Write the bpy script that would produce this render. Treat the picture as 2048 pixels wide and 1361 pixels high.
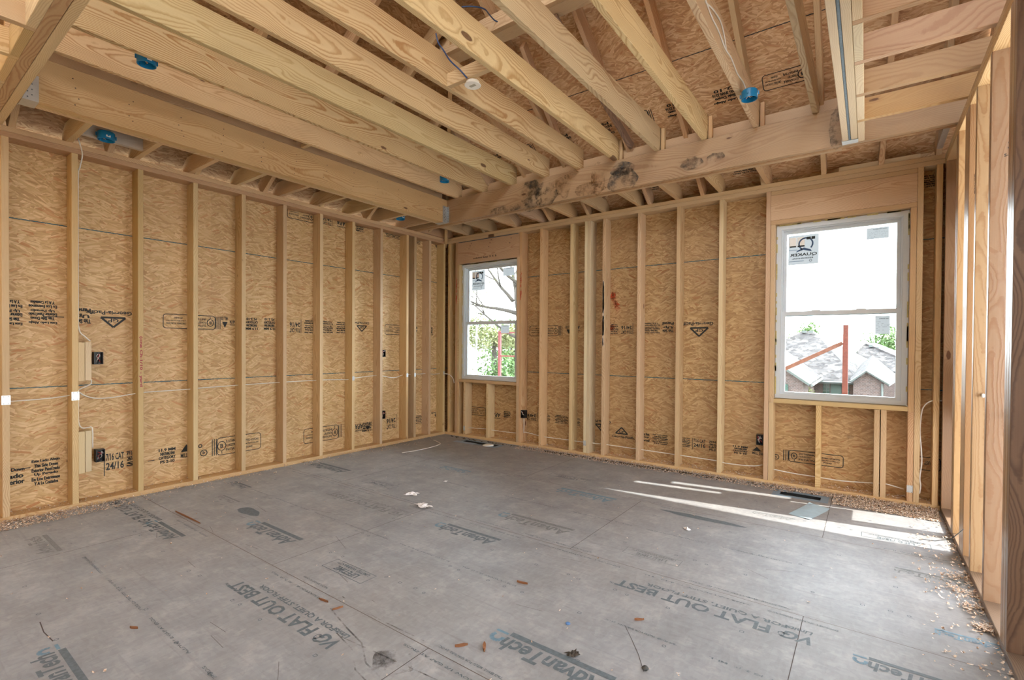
import bpy, bmesh, math, random
from mathutils import Matrix, Vector, noise as mnoise

S = bpy.context.scene
for o in list(bpy.data.objects):
    bpy.data.objects.remove(o, do_unlink=True)
COL = S.collection
random.seed(7)
R = math.radians

# ------------------------------------------------------------------ camera
cam = bpy.data.cameras.new('camera')
cam.sensor_width = 36.0
cam.lens = 971.8 / 2048 * 36
cam.shift_y = 21.93 / 2048
cam.clip_start = 0.02
cam.clip_end = 400
camo = bpy.data.objects.new('camera', cam)
COL.objects.link(camo)
_y, _p, _r = R(36.26043), R(-0.60674), R(0.38096)
_F = Vector((-math.sin(_y) * math.cos(_p), math.cos(_y) * math.cos(_p), math.sin(_p)))
_R = Vector((math.cos(_y), math.sin(_y), 0))
_U = _R.cross(_F)
_R2 = _R * math.cos(_r) + _U * math.sin(_r)
_U2 = -_R * math.sin(_r) + _U * math.cos(_r)
M = Matrix((_R2, _U2, -_F)).transposed().to_4x4()
M.translation = Vector((5.02339, -5.18314, 1.27121))
camo.matrix_world = M
S.camera = camo

# ------------------------------------------------------------------ exposure
S.view_settings.view_transform = 'Standard'
S.view_settings.look = 'None'
S.view_settings.gamma = 1.0
S.view_settings.use_curve_mapping = False
S.view_settings.exposure = 2.4
S.cycles.use_denoising = True
S.cycles.max_bounces = 7
S.cycles.diffuse_bounces = 5
S.cycles.glossy_bounces = 3
S.cycles.use_adaptive_sampling = True
S.cycles.adaptive_threshold = 0.045
S.cycles.adaptive_min_samples = 20
S.cycles.transparent_max_bounces = 16
S.cycles.caustics_reflective = False
S.cycles.caustics_refractive = False
S.cycles.sample_clamp_indirect = 8

# ------------------------------------------------------------------ sky
world = bpy.data.worlds.new('sky')
S.world = world
world.use_nodes = True
wn, wl = world.node_tree.nodes, world.node_tree.links
wn.clear()
wo = wn.new('ShaderNodeOutputWorld')
bg = wn.new('ShaderNodeBackground')
bg.inputs['Strength'].default_value = 2.0
tc = wn.new('ShaderNodeTexCoord')
sky = wn.new('ShaderNodeTexSky')
sky.sky_type = 'NISHITA'
sky.sun_disc = False
sky.sun_elevation = R(46)
sky.sun_rotation = R(80)
sky.dust_density = 2.0
skm = wn.new('ShaderNodeMix'); skm.data_type = 'RGBA'; skm.blend_type = 'MULTIPLY'; skm.inputs[0].default_value = 1
skm.inputs[7].default_value = (0.14, 0.14, 0.14, 1)
wl.new(sky.outputs[0], skm.inputs[6])
mp = wn.new('ShaderNodeMapping'); mp.inputs['Scale'].default_value = (1.2, 1.2, 4.0)
nz = wn.new('ShaderNodeTexNoise'); nz.inputs['Scale'].default_value = 2.6; nz.inputs['Detail'].default_value = 7
rp = wn.new('ShaderNodeValToRGB'); rp.color_ramp.elements[0].position = 0.28; rp.color_ramp.elements[1].position = 0.56
rp.color_ramp.elements[0].color = (0.55, 0.55, 0.55, 1)
mx = wn.new('ShaderNodeMix'); mx.data_type = 'RGBA'
mx.inputs[7].default_value = (0.98, 1.0, 1.03, 1)
wl.new(tc.outputs['Generated'], mp.inputs[0]); wl.new(mp.outputs[0], nz.inputs[0]); wl.new(nz.outputs[0], rp.inputs[0])
wl.new(rp.outputs[0], mx.inputs[0]); wl.new(skm.outputs[2], mx.inputs[6]); wl.new(mx.outputs[2], bg.inputs[0])
# sky gain added beyond the window wall to push more light through the windows
sx = wn.new('ShaderNodeSeparateXYZ'); wl.new(tc.outputs['Generated'], sx.inputs[0])
m1 = wn.new('ShaderNodeMath'); m1.operation = 'MULTIPLY_ADD'; m1.use_clamp = False
m0 = wn.new('ShaderNodeMath'); m0.operation = 'MAXIMUM'; m0.inputs[1].default_value = 0.0
wl.new(sx.outputs[1], m0.inputs[0]); wl.new(m0.outputs[0], m1.inputs[0]); m1.inputs[1].default_value = 1.8; m1.inputs[2].default_value = 1.9
wl.new(m1.outputs[0], bg.inputs['Strength'])
wl.new(bg.outputs[0], wo.inputs[0])

# ------------------------------------------------------------------ sun
sun = bpy.data.lights.new('sun', 'SUN')
sun.energy = 2.0
sun.angle = R(0.6)
sun.color = (1.0, 0.95, 0.86)
suno = bpy.data.objects.new('sun', sun)
COL.objects.link(suno)
_az, _el = R(8.0), R(46)
_d = Vector((math.cos(_az) * math.cos(_el), math.sin(_az) * math.cos(_el), math.sin(_el)))
suno.matrix_world = _d.to_track_quat('Z', 'Y').to_matrix().to_4x4()
suno.location = (9, 2, 9)

# ================================================================== helpers
W = {}


def link(name, me, mat=None, parent=None, world=None):
    o = bpy.data.objects.new(name, me)
    COL.objects.link(o)
    w = world.copy() if world is not None else Matrix.Identity(4)
    W[o] = w
    if parent is not None:
        o.parent = parent
        o.matrix_parent_inverse = W[parent].inverted()
    o.matrix_basis = w
    if mat is not None and me is not None:
        me.materials.append(mat)
    return o


def empty(name, loc):
    return link(name, None, world=Matrix.Translation(Vector(loc)))


def tag(o, label=None, cat=None, group=None, kind=None):
    if label: o['label'] = label
    if cat: o['category'] = cat
    if group: o['group'] = group
    if kind: o['kind'] = kind
    return o


class MB:
    """collects polygons of ONE mesh"""
    def __init__(s): s.v = []; s.f = []

    def poly(s, pts):
        n = len(s.v); s.v += [tuple(p) for p in pts]; s.f.append(tuple(range(n, n + len(pts))))

    def box(s, x0, x1, y0, y1, z0, z1):
        n = len(s.v)
        s.v += [(x, y, z) for x in (x0, x1) for y in (y0, y1) for z in (z0, z1)]
        for q in ((0, 1, 3, 2), (4, 6, 7, 5), (0, 4, 5, 1), (2, 3, 7, 6), (0, 2, 6, 4), (1, 5, 7, 3)):
            s.f.append(tuple(n + i for i in q))
        return s

    def prism(s, pts, mat3, t0, t1):
        """pts 2d in (a,b), mat3 = function (a,b,c)->xyz"""
        n = len(s.v); k = len(pts)
        s.v += [mat3(a, b, t0) for a, b in pts] + [mat3(a, b, t1) for a, b in pts]
        s.f.append(tuple(n + i for i in reversed(range(k)))); s.f.append(tuple(n + k + i for i in range(k)))
        for i in range(k):
            j = (i + 1) % k
            s.f.append((n + i, n + j, n + k + j, n + k + i))
        return s

    def tube(s, pts, r, seg=8, caps=True, radii=None):
        pts = [Vector(p) for p in pts]; n0 = len(s.v)
        up = Vector((0.1, 0.2, 1)).normalized()
        for i, p in enumerate(pts):
            a = pts[max(i - 1, 0)]; b = pts[min(i + 1, len(pts) - 1)]
            d = (b - a).normalized()
            u = d.cross(up)
            if u.length < 1e-3: u = d.cross(Vector((1, 0, 0)))
            u.normalize(); w = d.cross(u)
            rr = radii[i] if radii else r
            for k in range(seg):
                t = 2 * math.pi * k / seg
                s.v.append(tuple(p + (u * math.cos(t) + w * math.sin(t)) * rr))
        for i in range(len(pts) - 1):
            for k in range(seg):
                k2 = (k + 1) % seg
                s.f.append((n0 + i * seg + k, n0 + i * seg + k2, n0 + (i + 1) * seg + k2, n0 + (i + 1) * seg + k))
        if caps:
            s.f.append(tuple(n0 + k for k in reversed(range(seg))))
            s.f.append(tuple(n0 + (len(pts) - 1) * seg + k for k in range(seg)))
        return s

    def lathe(s, prof, c, seg=32, closed=False):
        n0 = len(s.v); k = len(prof)
        for i in range(seg):
            t = 2 * math.pi * i / seg
            for r, z in prof:
                s.v.append((c[0] + r * math.cos(t), c[1] + r * math.sin(t), c[2] + z))
        for i in range(seg):
            j = (i + 1) % seg
            for a in range(k - 1):
                s.f.append((n0 + i * k + a, n0 + j * k + a, n0 + j * k + a + 1, n0 + i * k + a + 1))
        return s

    def mesh(s, name, smooth=False):
        me = bpy.data.meshes.new(name)
        me.from_pydata(s.v, [], s.f)
        me.validate(); me.update()
        if smooth:
            for p in me.polygons: p.use_smooth = True
        return me

    def build(s, name, mat, parent=None, smooth=False, world=None):
        return link(name, s.mesh(name, smooth), mat, parent, world)


# ------------------------------------------------------------------ materials
def new_mat(name):
    m = bpy.data.materials.new(name); m.use_nodes = True
    return m, m.node_tree.nodes, m.node_tree.links, m.node_tree.nodes['Principled BSDF']


class G:
    def __init__(s, nt): s.n = nt.nodes; s.l = nt.links

    def _in(s, sock, v):
        if hasattr(v, 'is_output') or isinstance(v, bpy.types.NodeSocket): s.l.new(v, sock)
        elif v is not None: sock.default_value = v

    def math(s, op, a, b=None, c=None, clamp=False):
        n = s.n.new('ShaderNodeMath'); n.operation = op; n.use_clamp = clamp
        s._in(n.inputs[0], a); s._in(n.inputs[1], b)
        if c is not None: s._in(n.inputs[2], c)
        return n.outputs[0]

    def vmath(s, op, a, b=None):
        n = s.n.new('ShaderNodeVectorMath'); n.operation = op
        s._in(n.inputs[0], a); s._in(n.inputs[1], b)
        return n.outputs[1] if op in ('LENGTH', 'DISTANCE', 'DOT_PRODUCT') else n.outputs[0]

    def noise(s, v, scale, detail=3, rough=.5, col=False):
        n = s.n.new('ShaderNodeTexNoise'); s._in(n.inputs['Vector'], v)
        n.inputs['Scale'].default_value = scale; n.inputs['Detail'].default_value = detail; n.inputs['Roughness'].default_value = rough
        return n.outputs[1 if col else 0]

    def voro(s, v, scale, feature='F1', out='Distance', rand=1.0, dims='2D'):
        n = s.n.new('ShaderNodeTexVoronoi'); n.feature = feature; n.voronoi_dimensions = dims; s._in(n.inputs['Vector'], v)
        n.inputs['Scale'].default_value = scale; n.inputs['Randomness'].default_value = rand
        return n.outputs[out]

    def ramp(s, v, stops, interp='LINEAR'):
        n = s.n.new('ShaderNodeValToRGB'); s._in(n.inputs[0], v)
        cr = n.color_ramp; cr.interpolation = interp
        while len(cr.elements) < len(stops): cr.elements.new(0.5)
        for e, (p, c) in zip(cr.elements, stops):
            e.position = p; e.color = (c, c, c, 1) if isinstance(c, (int, float)) else (*c, 1)
        return n.outputs[0]

    def mix(s, f, a, b, mode='MIX'):
        n = s.n.new('ShaderNodeMix'); n.data_type = 'RGBA'; n.blend_type = mode
        s._in(n.inputs[0], f)
        s._in(n.inputs[6], (*a, 1) if isinstance(a, tuple) and len(a) == 3 else a)
        s._in(n.inputs[7], (*b, 1) if isinstance(b, tuple) and len(b) == 3 else b)
        return n.outputs[2]

    def comb(s, x, y, z):
        n = s.n.new('ShaderNodeCombineXYZ'); s._in(n.inputs[0], x); s._in(n.inputs[1], y); s._in(n.inputs[2], z)
        return n.outputs[0]

    def sep(s, v):
        n = s.n.new('ShaderNodeSeparateXYZ'); s._in(n.inputs[0], v); return n.outputs

    def scale(s, v, sc):
        return s.vmath('MULTIPLY', v, sc)

    def bump(s, h, strength, dist, bsdf):
        n = s.n.new('ShaderNodeBump'); n.inputs['Strength'].default_value = strength; n.inputs['Distance'].default_value = dist
        s._in(n.inputs['Height'], h); s.l.new(n.outputs[0], bsdf.inputs['Normal'])


def wood(name, light, late, knotc=(0.10, 0.035, 0.015), rough=0.55, knots=True, dirt=0.25, vary=0.12, ringf=170.0):
    m, n, l, b = new_mat(name); g = G(m.node_tree)
    t = n.new('ShaderNodeTexCoord'); oi = n.new('ShaderNodeObjectInfo')
    rnd = oi.outputs['Random']
    off = g.comb(g.math('MULTIPLY', rnd, 57.0), g.math('MULTIPLY', rnd, 131.0), g.math('MULTIPLY', rnd, 211.0))
    p = g.vmath('ADD', t.outputs['Object'], off)
    # knots: sparse cells along the board
    ks = g.sep(p)
    kp = g.comb(g.math('MULTIPLY', ks[0], 1.9), g.math('MULTIPLY', ks[1], 5.2), g.math('MULTIPLY', ks[2], 1.2))
    vn = n.new('ShaderNodeTexVoronoi'); vn.feature = 'F1'; l.new(kp, vn.inputs['Vector']); vn.inputs['Scale'].default_value = 1.0
    kd, kc = vn.outputs['Distance'], vn.outputs['Color']
    krand = g.sep(kc)[0]
    ksize = g.math('MULTIPLY', g.math('SUBTRACT', krand, 0.28, clamp=True), 0.18)
    kd2 = g.math('ADD', kd, g.math('MULTIPLY', g.math('SUBTRACT', g.noise(p, 60, 2), .5), .02))
    kmask = g.math('SUBTRACT', ksize, kd2)
    kmask = g.math('MULTIPLY', kmask, 90.0, clamp=True)
    swirl = g.math('MULTIPLY', g.math('POWER', 2.718, g.math('MULTIPLY', kd, -9.0)), g.math('GREATER_THAN', krand, .5))
    # growth rings
    lx = g.math('MULTIPLY', ks[0], 0.55)
    lowp = g.comb(lx, ks[1], ks[2])
    d1 = g.noise(lowp, 2.2, 2)
    cy = g.math('ADD', g.sep(t.outputs['Object'])[1], g.math('MULTIPLY', g.math('SUBTRACT', d1, .5), .34))
    cy = g.math('ADD', cy, g.math('MULTIPLY', g.math('SUBTRACT', rnd, .5), .10))
    cz = g.math('ADD', g.sep(t.outputs['Object'])[2], g.math('ADD', 0.035, g.math('MULTIPLY', rnd, .09)))
    cz = g.math('ADD', cz, g.math('MULTIPLY', g.math('SUBTRACT', g.noise(lowp, 1.4, 1), .5), .10))
    rr = g.vmath('LENGTH', g.comb(0.0, cy, cz))
    rr = g.math('ADD', rr, g.math('MULTIPLY', swirl, .05))
    rr = g.math('ADD', rr, g.math('MULTIPLY', g.noise(g.comb(g.math('MULTIPLY', ks[0], 2.0), ks[1], ks[2]), 22, 2), .003))
    fr = g.math('FRACT', g.math('MULTIPLY', rr, ringf))
    ring = g.ramp(fr, [(0.0, 0.15), (0.45, 0.0), (0.82, 1.0), (0.92, 0.85), (1.0, 0.15)])
    fine = g.noise(g.comb(g.math('MULTIPLY', ks[0], 4.0), g.math('MULTIPLY', ks[1], 260.0), g.math('MULTIPLY', ks[2], 260.0)), 1.0, 3)
    blot = g.noise(g.comb(g.math('MULTIPLY', ks[0], 0.8), g.math('MULTIPLY', ks[1], 3.0), g.math('MULTIPLY', ks[2], 3.0)), 3.0, 4, .6)
    ringa = g.math('MULTIPLY', ring, g.math('MULTIPLY', g.math('ADD', g.math('MULTIPLY', g.noise(lowp, 1.7, 2), 1.9), -0.28, clamp=True), 1.0, clamp=True))
    c = g.mix(ringa, light, late)
    c = g.mix(g.math('MULTIPLY', g.math('SUBTRACT', fine, .38, clamp=True), .5), c, late)
    c = g.mix(g.math('MULTIPLY', g.math('SUBTRACT', blot, .5, clamp=True), dirt * 3.0, clamp=True), c, g.mix(.5, late, (0.20, 0.13, 0.10)))
    hsv = n.new('ShaderNodeHueSaturation'); l.new(c, hsv.inputs['Color'])
    l.new(g.math('ADD', 1.0 - vary, g.math('MULTIPLY', g.math('FRACT', g.math('MULTIPLY', rnd, 37.7)), vary * 2)), hsv.inputs['Value'])
    l.new(g.math('ADD', .5 - .012, g.math('MULTIPLY', g.math('FRACT', g.math('MULTIPLY', rnd, 91.3)), .02)), hsv.inputs['Hue'])
    l.new(g.math('ADD', .88, g.math('MULTIPLY', g.math('FRACT', g.math('MULTIPLY', rnd, 17.9)), .22)), hsv.inputs['Saturation'])
    c = hsv.outputs[0]
    if knots:
        c = g.mix(g.math('MULTIPLY', kmask, .85), c, knotc)
        halo = g.math('MULTIPLY', g.math('SUBTRACT', g.math('ADD', ksize, 0.035), kd2), 22.0, clamp=True)
        halo = g.math('MULTIPLY', halo, g.math('GREATER_THAN', krand, .5))
        c = g.mix(g.math('MULTIPLY', g.math('SUBTRACT', halo, kmask, clamp=True), .35), c, late)
    l.new(c, b.inputs['Base Color'])
    b.inputs['Roughness'].default_value = rough
    b.inputs['Specular IOR Level'].default_value = 0.45
    g.bump(g.math('ADD', ring, fine), .12, .002, b)
    return m


def osb(name, base, lightc, darkc, tint_panels=True, seams=(), rough=.5, contrast=1.0, seamc=(0.025, 0.11, 0.14), hx=True):
    """flakes of wood pressed in random directions; local x runs along the wall, local y up it"""
    m, n, l, b = new_mat(name); g = G(m.node_tree)
    t = n.new('ShaderNodeTexCoord')
    xyz = g.sep(t.outputs['Object'])
    p = g.comb(xyz[0], xyz[1], 0.0)
    warp = g.vmath('SUBTRACT', g.noise(p, 9.0, 2, col=True), (0.5, 0.5, 0.5))
    pw = g.vmath('ADD', p, g.vmath('MULTIPLY', warp, (.010, .010, 0)))
    cols, hs = None, None
    for i, (cell, sx, sy, seed, rng) in enumerate(((8.0, 11.0, 75.0, 0.0, .9), (11.0, 15.0, 95.0, 31.7, 1.7), (7.0, 10.0, 70.0, 77.1, 1.3))):
        q = g.vmath('ADD', pw, (seed, seed * .7, 0))
        cellc = g.voro(q, cell, out='Color')
        rnd = g.sep(cellc)
        ang = g.math('MULTIPLY', g.math('SUBTRACT', rnd[0], .5), rng)
        vr = n.new('ShaderNodeVectorRotate'); vr.rotation_type = 'Z_AXIS'
        l.new(q, vr.inputs['Vector']); l.new(ang, vr.inputs['Angle'])
        s1 = g.vmath('MULTIPLY', vr.outputs[0], (sx, sy, 1))
        s1 = g.vmath('ADD', s1, g.vmath('MULTIPLY', cellc, (9, 9, 0)))
        vv_ = n.new('ShaderNodeTexVoronoi'); vv_.feature = 'F1'; vv_.voronoi_dimensions = '2D'; l.new(s1, vv_.inputs['Vector']); vv_.inputs['Scale'].default_value = 1.0
        vc = g.sep(vv_.outputs['Color'])
        dist = g.math('SUBTRACT', .62, vv_.outputs['Distance'], clamp=True)
        fib = g.noise(g.vmath('MULTIPLY', vr.outputs[0], (12, 300, 1)), 1.0, 2)
        val = g.math('ADD', g.math('MULTIPLY', vc[0], .75), g.math('MULTIPLY', fib, .3))
        edge = g.math('MULTIPLY', dist, 4.0, clamp=True)
        val = g.math('MULTIPLY', val, g.math('ADD', .72, g.math('MULTIPLY', edge, .28)))
        if cols is None:
            cols, hs, last = val, vc[1], vc
        else:
            pick = g.math('GREATER_THAN', vc[2], .55 if i == 1 else .68)
            mm = n.new('ShaderNodeMix'); mm.data_type = 'FLOAT'
            l.new(pick, mm.inputs[0]); l.new(cols, mm.inputs[2]); l.new(val, mm.inputs[3]); cols = mm.outputs[0]
            m2 = n.new('ShaderNodeMix'); m2.data_type = 'FLOAT'
            l.new(pick, m2.inputs[0]); l.new(hs, m2.inputs[2]); l.new(vc[1], m2.inputs[3]); hs = m2.outputs[0]
    lo, hi = .5 - .5 * contrast, .5 + .5 * contrast
    c = g.ramp(cols, [(0.02, tuple(darkc)), (0.20, tuple((a + d) / 2 for a, d in zip(base, darkc))), (0.42, tuple(base)), (0.80, tuple(lightc)), (1.0, tuple(min(1, x * 1.12) for x in lightc))])
    red = g.math('MULTIPLY', g.math('GREATER_THAN', hs, .95), .55)
    c = g.mix(red, c, (darkc[0] * 1.2, darkc[1] * .8, darkc[2] * .6))
    # dark little voids
    spk = g.math('GREATER_THAN', g.noise(g.vmath('MULTIPLY', pw, (40, 110, 1)), 1.0, 3, .6), .715)
    c = g.mix(g.math('MULTIPLY', spk, .7), c, tuple(x * .4 for x in darkc))
    cloud = g.noise(p, 1.3, 3)
    c = g.mix(g.math('MULTIPLY', g.math('SUBTRACT', cloud, .42, clamp=True), 1.1), c, g.mix(.5, tuple(base), (0.42, 0.24, 0.15)))
    if tint_panels:
        px = g.math('FLOOR', g.math('MULTIPLY', g.math('ADD', xyz[0], 30.0), 1 / 2.44))
        py = g.math('FLOOR', g.math('MULTIPLY', g.math('ADD', xyz[1], 30.0), 1 / 1.22))
        wn_ = n.new('ShaderNodeTexWhiteNoise'); wn_.noise_dimensions = '2D'
        l.new(g.comb(px, py, 0.0), wn_.inputs['Vector'])
        v = g.math('ADD', .93, g.math('MULTIPLY', wn_.outputs[0], .12))
        c = g.mix(1.0, c, g.comb(v, v, v), 'MULTIPLY')
    jit = g.math('MULTIPLY', g.math('SUBTRACT', g.noise(p, 55.0, 3), .5), .008)
    for s in seams:
        d = g.math('ABSOLUTE', g.math('ADD', g.math('SUBTRACT', xyz[1], s), jit))
        mask = g.math('MULTIPLY', g.math('SUBTRACT', .0044, d), 700.0, clamp=True)
        c = g.mix(mask, c, seamc)
    l.new(c, b.inputs['Base Color'])
    b.inputs['Roughness'].default_value = rough
    b.inputs['Specular IOR Level'].default_value = 0.4
    g.bump(cols, .25, .002, b)
    return m


def flat(name, c, rough=.5, metal=0.0, noise_amt=0.0, nscale=20.0, spec=.5):
    m, n, l, b = new_mat(name)
    b.inputs['Base Color'].default_value = (*c, 1); b.inputs['Roughness'].default_value = rough
    b.inputs['Metallic'].default_value = metal; b.inputs['Specular IOR Level'].default_value = spec
    if noise_amt:
        g = G(m.node_tree); t = n.new('ShaderNodeTexCoord')
        v = g.noise(t.outputs['Object'], nscale, 4)
        f = g.math('ADD', 1 - noise_amt, g.math('MULTIPLY', v, noise_amt * 2))
        l.new(g.mix(1.0, tuple(c), g.comb(f, f, f), 'MULTIPLY'), b.inputs['Base Color'])
    return m


PINE = wood('pine lumber', (0.68, 0.515, 0.285), (0.48, 0.29, 0.125))
PINE_ROW = wood('pine joist lumber', (0.71, 0.56, 0.315), (0.42, 0.235, 0.09), ringf=120.0)
FIR = wood('pinkish fir lumber', (0.64, 0.46, 0.265), (0.45, 0.255, 0.12), dirt=.3)
LVL = wood('beam lumber', (0.49, 0.34, 0.185), (0.35, 0.20, 0.095), dirt=.45, ringf=95.0)
OLD = wood('weathered stud lumber', (0.26, 0.18, 0.125), (0.13, 0.085, 0.06), dirt=.6, ringf=140.0, rough=.32)
BJOIST = wood('brown joist lumber', (0.52, 0.345, 0.17), (0.37, 0.20, 0.08), ringf=110.0)
PALE = wood('pale block lumber', (0.70, 0.58, 0.36), (0.56, 0.42, 0.23), dirt=.1)
GREYW = wood('greyed board lumber', (0.60, 0.54, 0.47), (0.45, 0.39, 0.32), dirt=.3, knots=False)
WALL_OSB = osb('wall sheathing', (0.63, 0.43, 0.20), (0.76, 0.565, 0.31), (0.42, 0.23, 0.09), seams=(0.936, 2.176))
BACK_OSB = osb('window wall sheathing', (0.46, 0.295, 0.13), (0.58, 0.40, 0.205), (0.29, 0.15, 0.06), seams=(0.936, 2.16))  # sheathing colour darkened to stand in for weaker light on this wall
LOW_OSB = osb('roof sheathing over the long wall', (0.40, 0.235, 0.11), (0.52, 0.35, 0.19), (0.20, 0.10, 0.04), seams=(1.215, 2.435, 3.655, 4.875), rough=.8)  # darker copy of the roof sheathing, cancels light spilling onto this slope
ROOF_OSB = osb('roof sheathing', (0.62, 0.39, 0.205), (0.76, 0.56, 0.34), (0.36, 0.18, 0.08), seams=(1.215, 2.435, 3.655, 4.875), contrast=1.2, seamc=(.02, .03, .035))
INK = flat('black ink', (0.012, 0.016, 0.015), .6)
INKF = flat('faded blue ink', (0.115, 0.145, 0.165), .6, noise_amt=.5, nscale=60)
INKF2 = flat('worn grey ink', (0.19, 0.205, 0.21), .6, noise_amt=.6, nscale=90)
BROWNST = wood('brown stud lumber', (0.31, 0.21, 0.13), (0.25, 0.14, 0.075), dirt=.35, rough=.3)
OPENST = wood('tan stud lumber', (0.43, 0.30, 0.17), (0.31, 0.18, 0.088), dirt=.2, rough=.3)
BLUEINK = flat('light blue ink', (0.15, 0.26, 0.34), .6, noise_amt=.4, nscale=40)
STEEL = flat('galvanised steel', (0.62, 0.66, 0.68), .38, .75, .12, 60)
DARKSTEEL = flat('blued steel plate', (0.10, 0.14, 0.17), .45, .3, .5, 90)
WHITEV = flat('white vinyl', (0.62, 0.68, 0.72), .35)
WHITEP = flat('white plastic', (0.85, 0.84, 0.80), .4)
CABLE = flat('white cable jacket', (0.78, 0.76, 0.70), .45)
BLUECAB = flat('dark blue cable jacket', (0.025, 0.06, 0.17), .4)
BLUEBOX = flat('blue plastic', (0.01, 0.20, 0.42), .35)
BLACKBOX = flat('black plastic', (0.012, 0.012, 0.012), .35)
COPPER = flat('bare copper', (0.72, 0.40, 0.22), .35, .9)
REDINK = flat('red marker', (0.35, 0.03, 0.06), .6)
REDPAINT = flat('rusty red paint', (0.16, 0.05, 0.045), .7, 0, .5, 30)
PAINTO = flat('orange spray paint', (0.62, 0.10, 0.04), .6)
PAINTW = flat('white spray paint', (0.80, 0.70, 0.62), .6)
FOAM = flat('yellow foam', (0.55, 0.47, 0.20), .9, 0, .3, 90)
BLACK = flat('dark duct', (0.01, 0.012, 0.014), .8)


def mat_floor():
    m, n, l, b = new_mat('grey subfloor'); g = G(m.node_tree)
    t = n.new('ShaderNodeTexCoord'); p = t.outputs['Object']; xyz = g.sep(p)
    big = g.noise(p, 0.7, 4); mid = g.noise(p, 3.5, 5, .65)
    c = g.ramp(mid, [(0.25, (0.228, 0.24, 0.256)), (0.5, (0.295, 0.31, 0.326)), (0.75, (0.37, 0.385, 0.40))])
    c = g.mix(g.math('MULTIPLY', g.math('SUBTRACT', big, .45, clamp=True), 2.2, clamp=True), c, (0.285, 0.272, 0.26))
    # faint strands
    s1 = g.voro(g.vmath('MULTIPLY', p, (26, 70, 1)), 1.0, out='Color')
    s2 = g.voro(g.vmath('MULTIPLY', p, (80, 30, 1)), 1.0, out='Color')
    f = g.math('ADD', .9, g.math('MULTIPLY', g.math('ADD', g.sep(s1)[0], g.sep(s2)[0]), .1))
    c = g.mix(1.0, c, g.comb(f, f, f), 'MULTIPLY')
    # scuffs running along the panels
    sc = g.noise(g.vmath('MULTIPLY', p, (1.2, 34, 1)), 1.0, 4, .6)
    c = g.mix(g.math('MULTIPLY', g.math('SUBTRACT', sc, .60, clamp=True), 2.2, clamp=True), c, (0.15, 0.14, 0.145))
    dust = g.noise(g.vmath('MULTIPLY', p, (7, 7, 1)), 1.0, 6, .7)
    c = g.mix(g.math('MULTIPLY', g.math('SUBTRACT', dust, .55, clamp=True), 2.0, clamp=True), c, (0.50, 0.49, 0.48))
    spk = g.math('GREATER_THAN', g.noise(p, 75, 3, .7), .735)
    c = g.mix(g.math('MULTIPLY', spk, .5), c, (0.12, 0.11, 0.10))
    for s, w in ((-3.752, .0018), (-2.52, .0016), (-1.335, .0016), (-4.97, .0018)):
        d = g.math('ABSOLUTE', g.math('SUBTRACT', xyz[1], s))
        c = g.mix(g.math('MULTIPLY', g.math('SUBTRACT', w * 1.3, d), 900, clamp=True), c, (0.10, 0.075, 0.06))
        dn = g.noise(g.vmath('MULTIPLY', p, (9, 60, 1)), 1.0, 3)
        d2 = g.math('MULTIPLY', g.math('SUBTRACT', .03, d), 30, clamp=True)
        c = g.mix(g.math('MULTIPLY', d2, g.math('MULTIPLY', g.math('SUBTRACT', dn, .5, clamp=True), 2.5, clamp=True)), c, (0.16, 0.14, 0.13))
    l.new(c, b.inputs['Base Color'])
    b.inputs['Roughness'].default_value = .52
    b.inputs['Specular IOR Level'].default_value = .4
    g.bump(mid, .2, .003, b)
    return m


FLOOR = mat_floor()


def mat_glass():
    m, n, l, b = new_mat('window glass')
    n.remove(b)
    tr = n.new('ShaderNodeBsdfTransparent'); tr.inputs[0].default_value = (.91, .95, .95, 1)
    gl = n.new('ShaderNodeBsdfGlossy'); gl.inputs['Roughness'].default_value = .02
    fr = n.new('ShaderNodeFresnel'); fr.inputs[0].default_value = 1.45
    mx = n.new('ShaderNodeMixShader')
    l.new(fr.outputs[0], mx.inputs[0]); l.new(tr.outputs[0], mx.inputs[1]); l.new(gl.outputs[0], mx.inputs[2])
    l.new(mx.outputs[0], n['Material Output'].inputs[0])
    return m


GLASS = mat_glass()


def mat_film():
    m, n, l, b = new_mat('grey sticker film'); g = G(m.node_tree)
    n.remove(b)
    d = n.new('ShaderNodeBsdfDiffuse'); d.inputs[0].default_value = (.50, .50, .50, 1)
    tl = n.new('ShaderNodeBsdfTranslucent'); tl.inputs[0].default_value = (.20, .205, .21, 1)
    mx = n.new('ShaderNodeMixShader'); mx.inputs[0].default_value = .75
    l.new(d.outputs[0], mx.inputs[1]); l.new(tl.outputs[0], mx.inputs[2]); l.new(mx.outputs[0], n['Material Output'].inputs[0])
    return m


FILM = mat_film()


# ------------------------------------------------------------------ lumber pieces
def frame(o, ex, ey):
    ex = Vector(ex).normalized(); ey = Vector(ey); ey = (ey - ex * ey.dot(ex)).normalized(); ez = ex.cross(ey)
    m = Matrix((ex, ey, ez)).transposed().to_4x4(); m.translation = Vector(o); return m


def lumber_mesh(L, w, t, c=.0022, bow=0.0):
    """length on local x, width on y, thickness on z, eased edges"""
    h, k = w / 2, t / 2
    pr = [(-h + c, -k), (h - c, -k), (h, -k + c), (h, k - c), (h - c, k), (-h + c, k), (-h, k - c), (-h, -k + c)]
    v, f = [], []
    for x in (-L / 2, L / 2): v += [(x, a, b) for a, b in pr]
    f.append(tuple(reversed(range(8)))); f.append(tuple(range(8, 16)))
    for i in range(8):
        j = (i + 1) % 8; f.append((i, j, 8 + j, 8 + i))
    me = bpy.data.meshes.new('lumber'); me.from_pydata(v, [], f); me.update()
    return me


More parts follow.
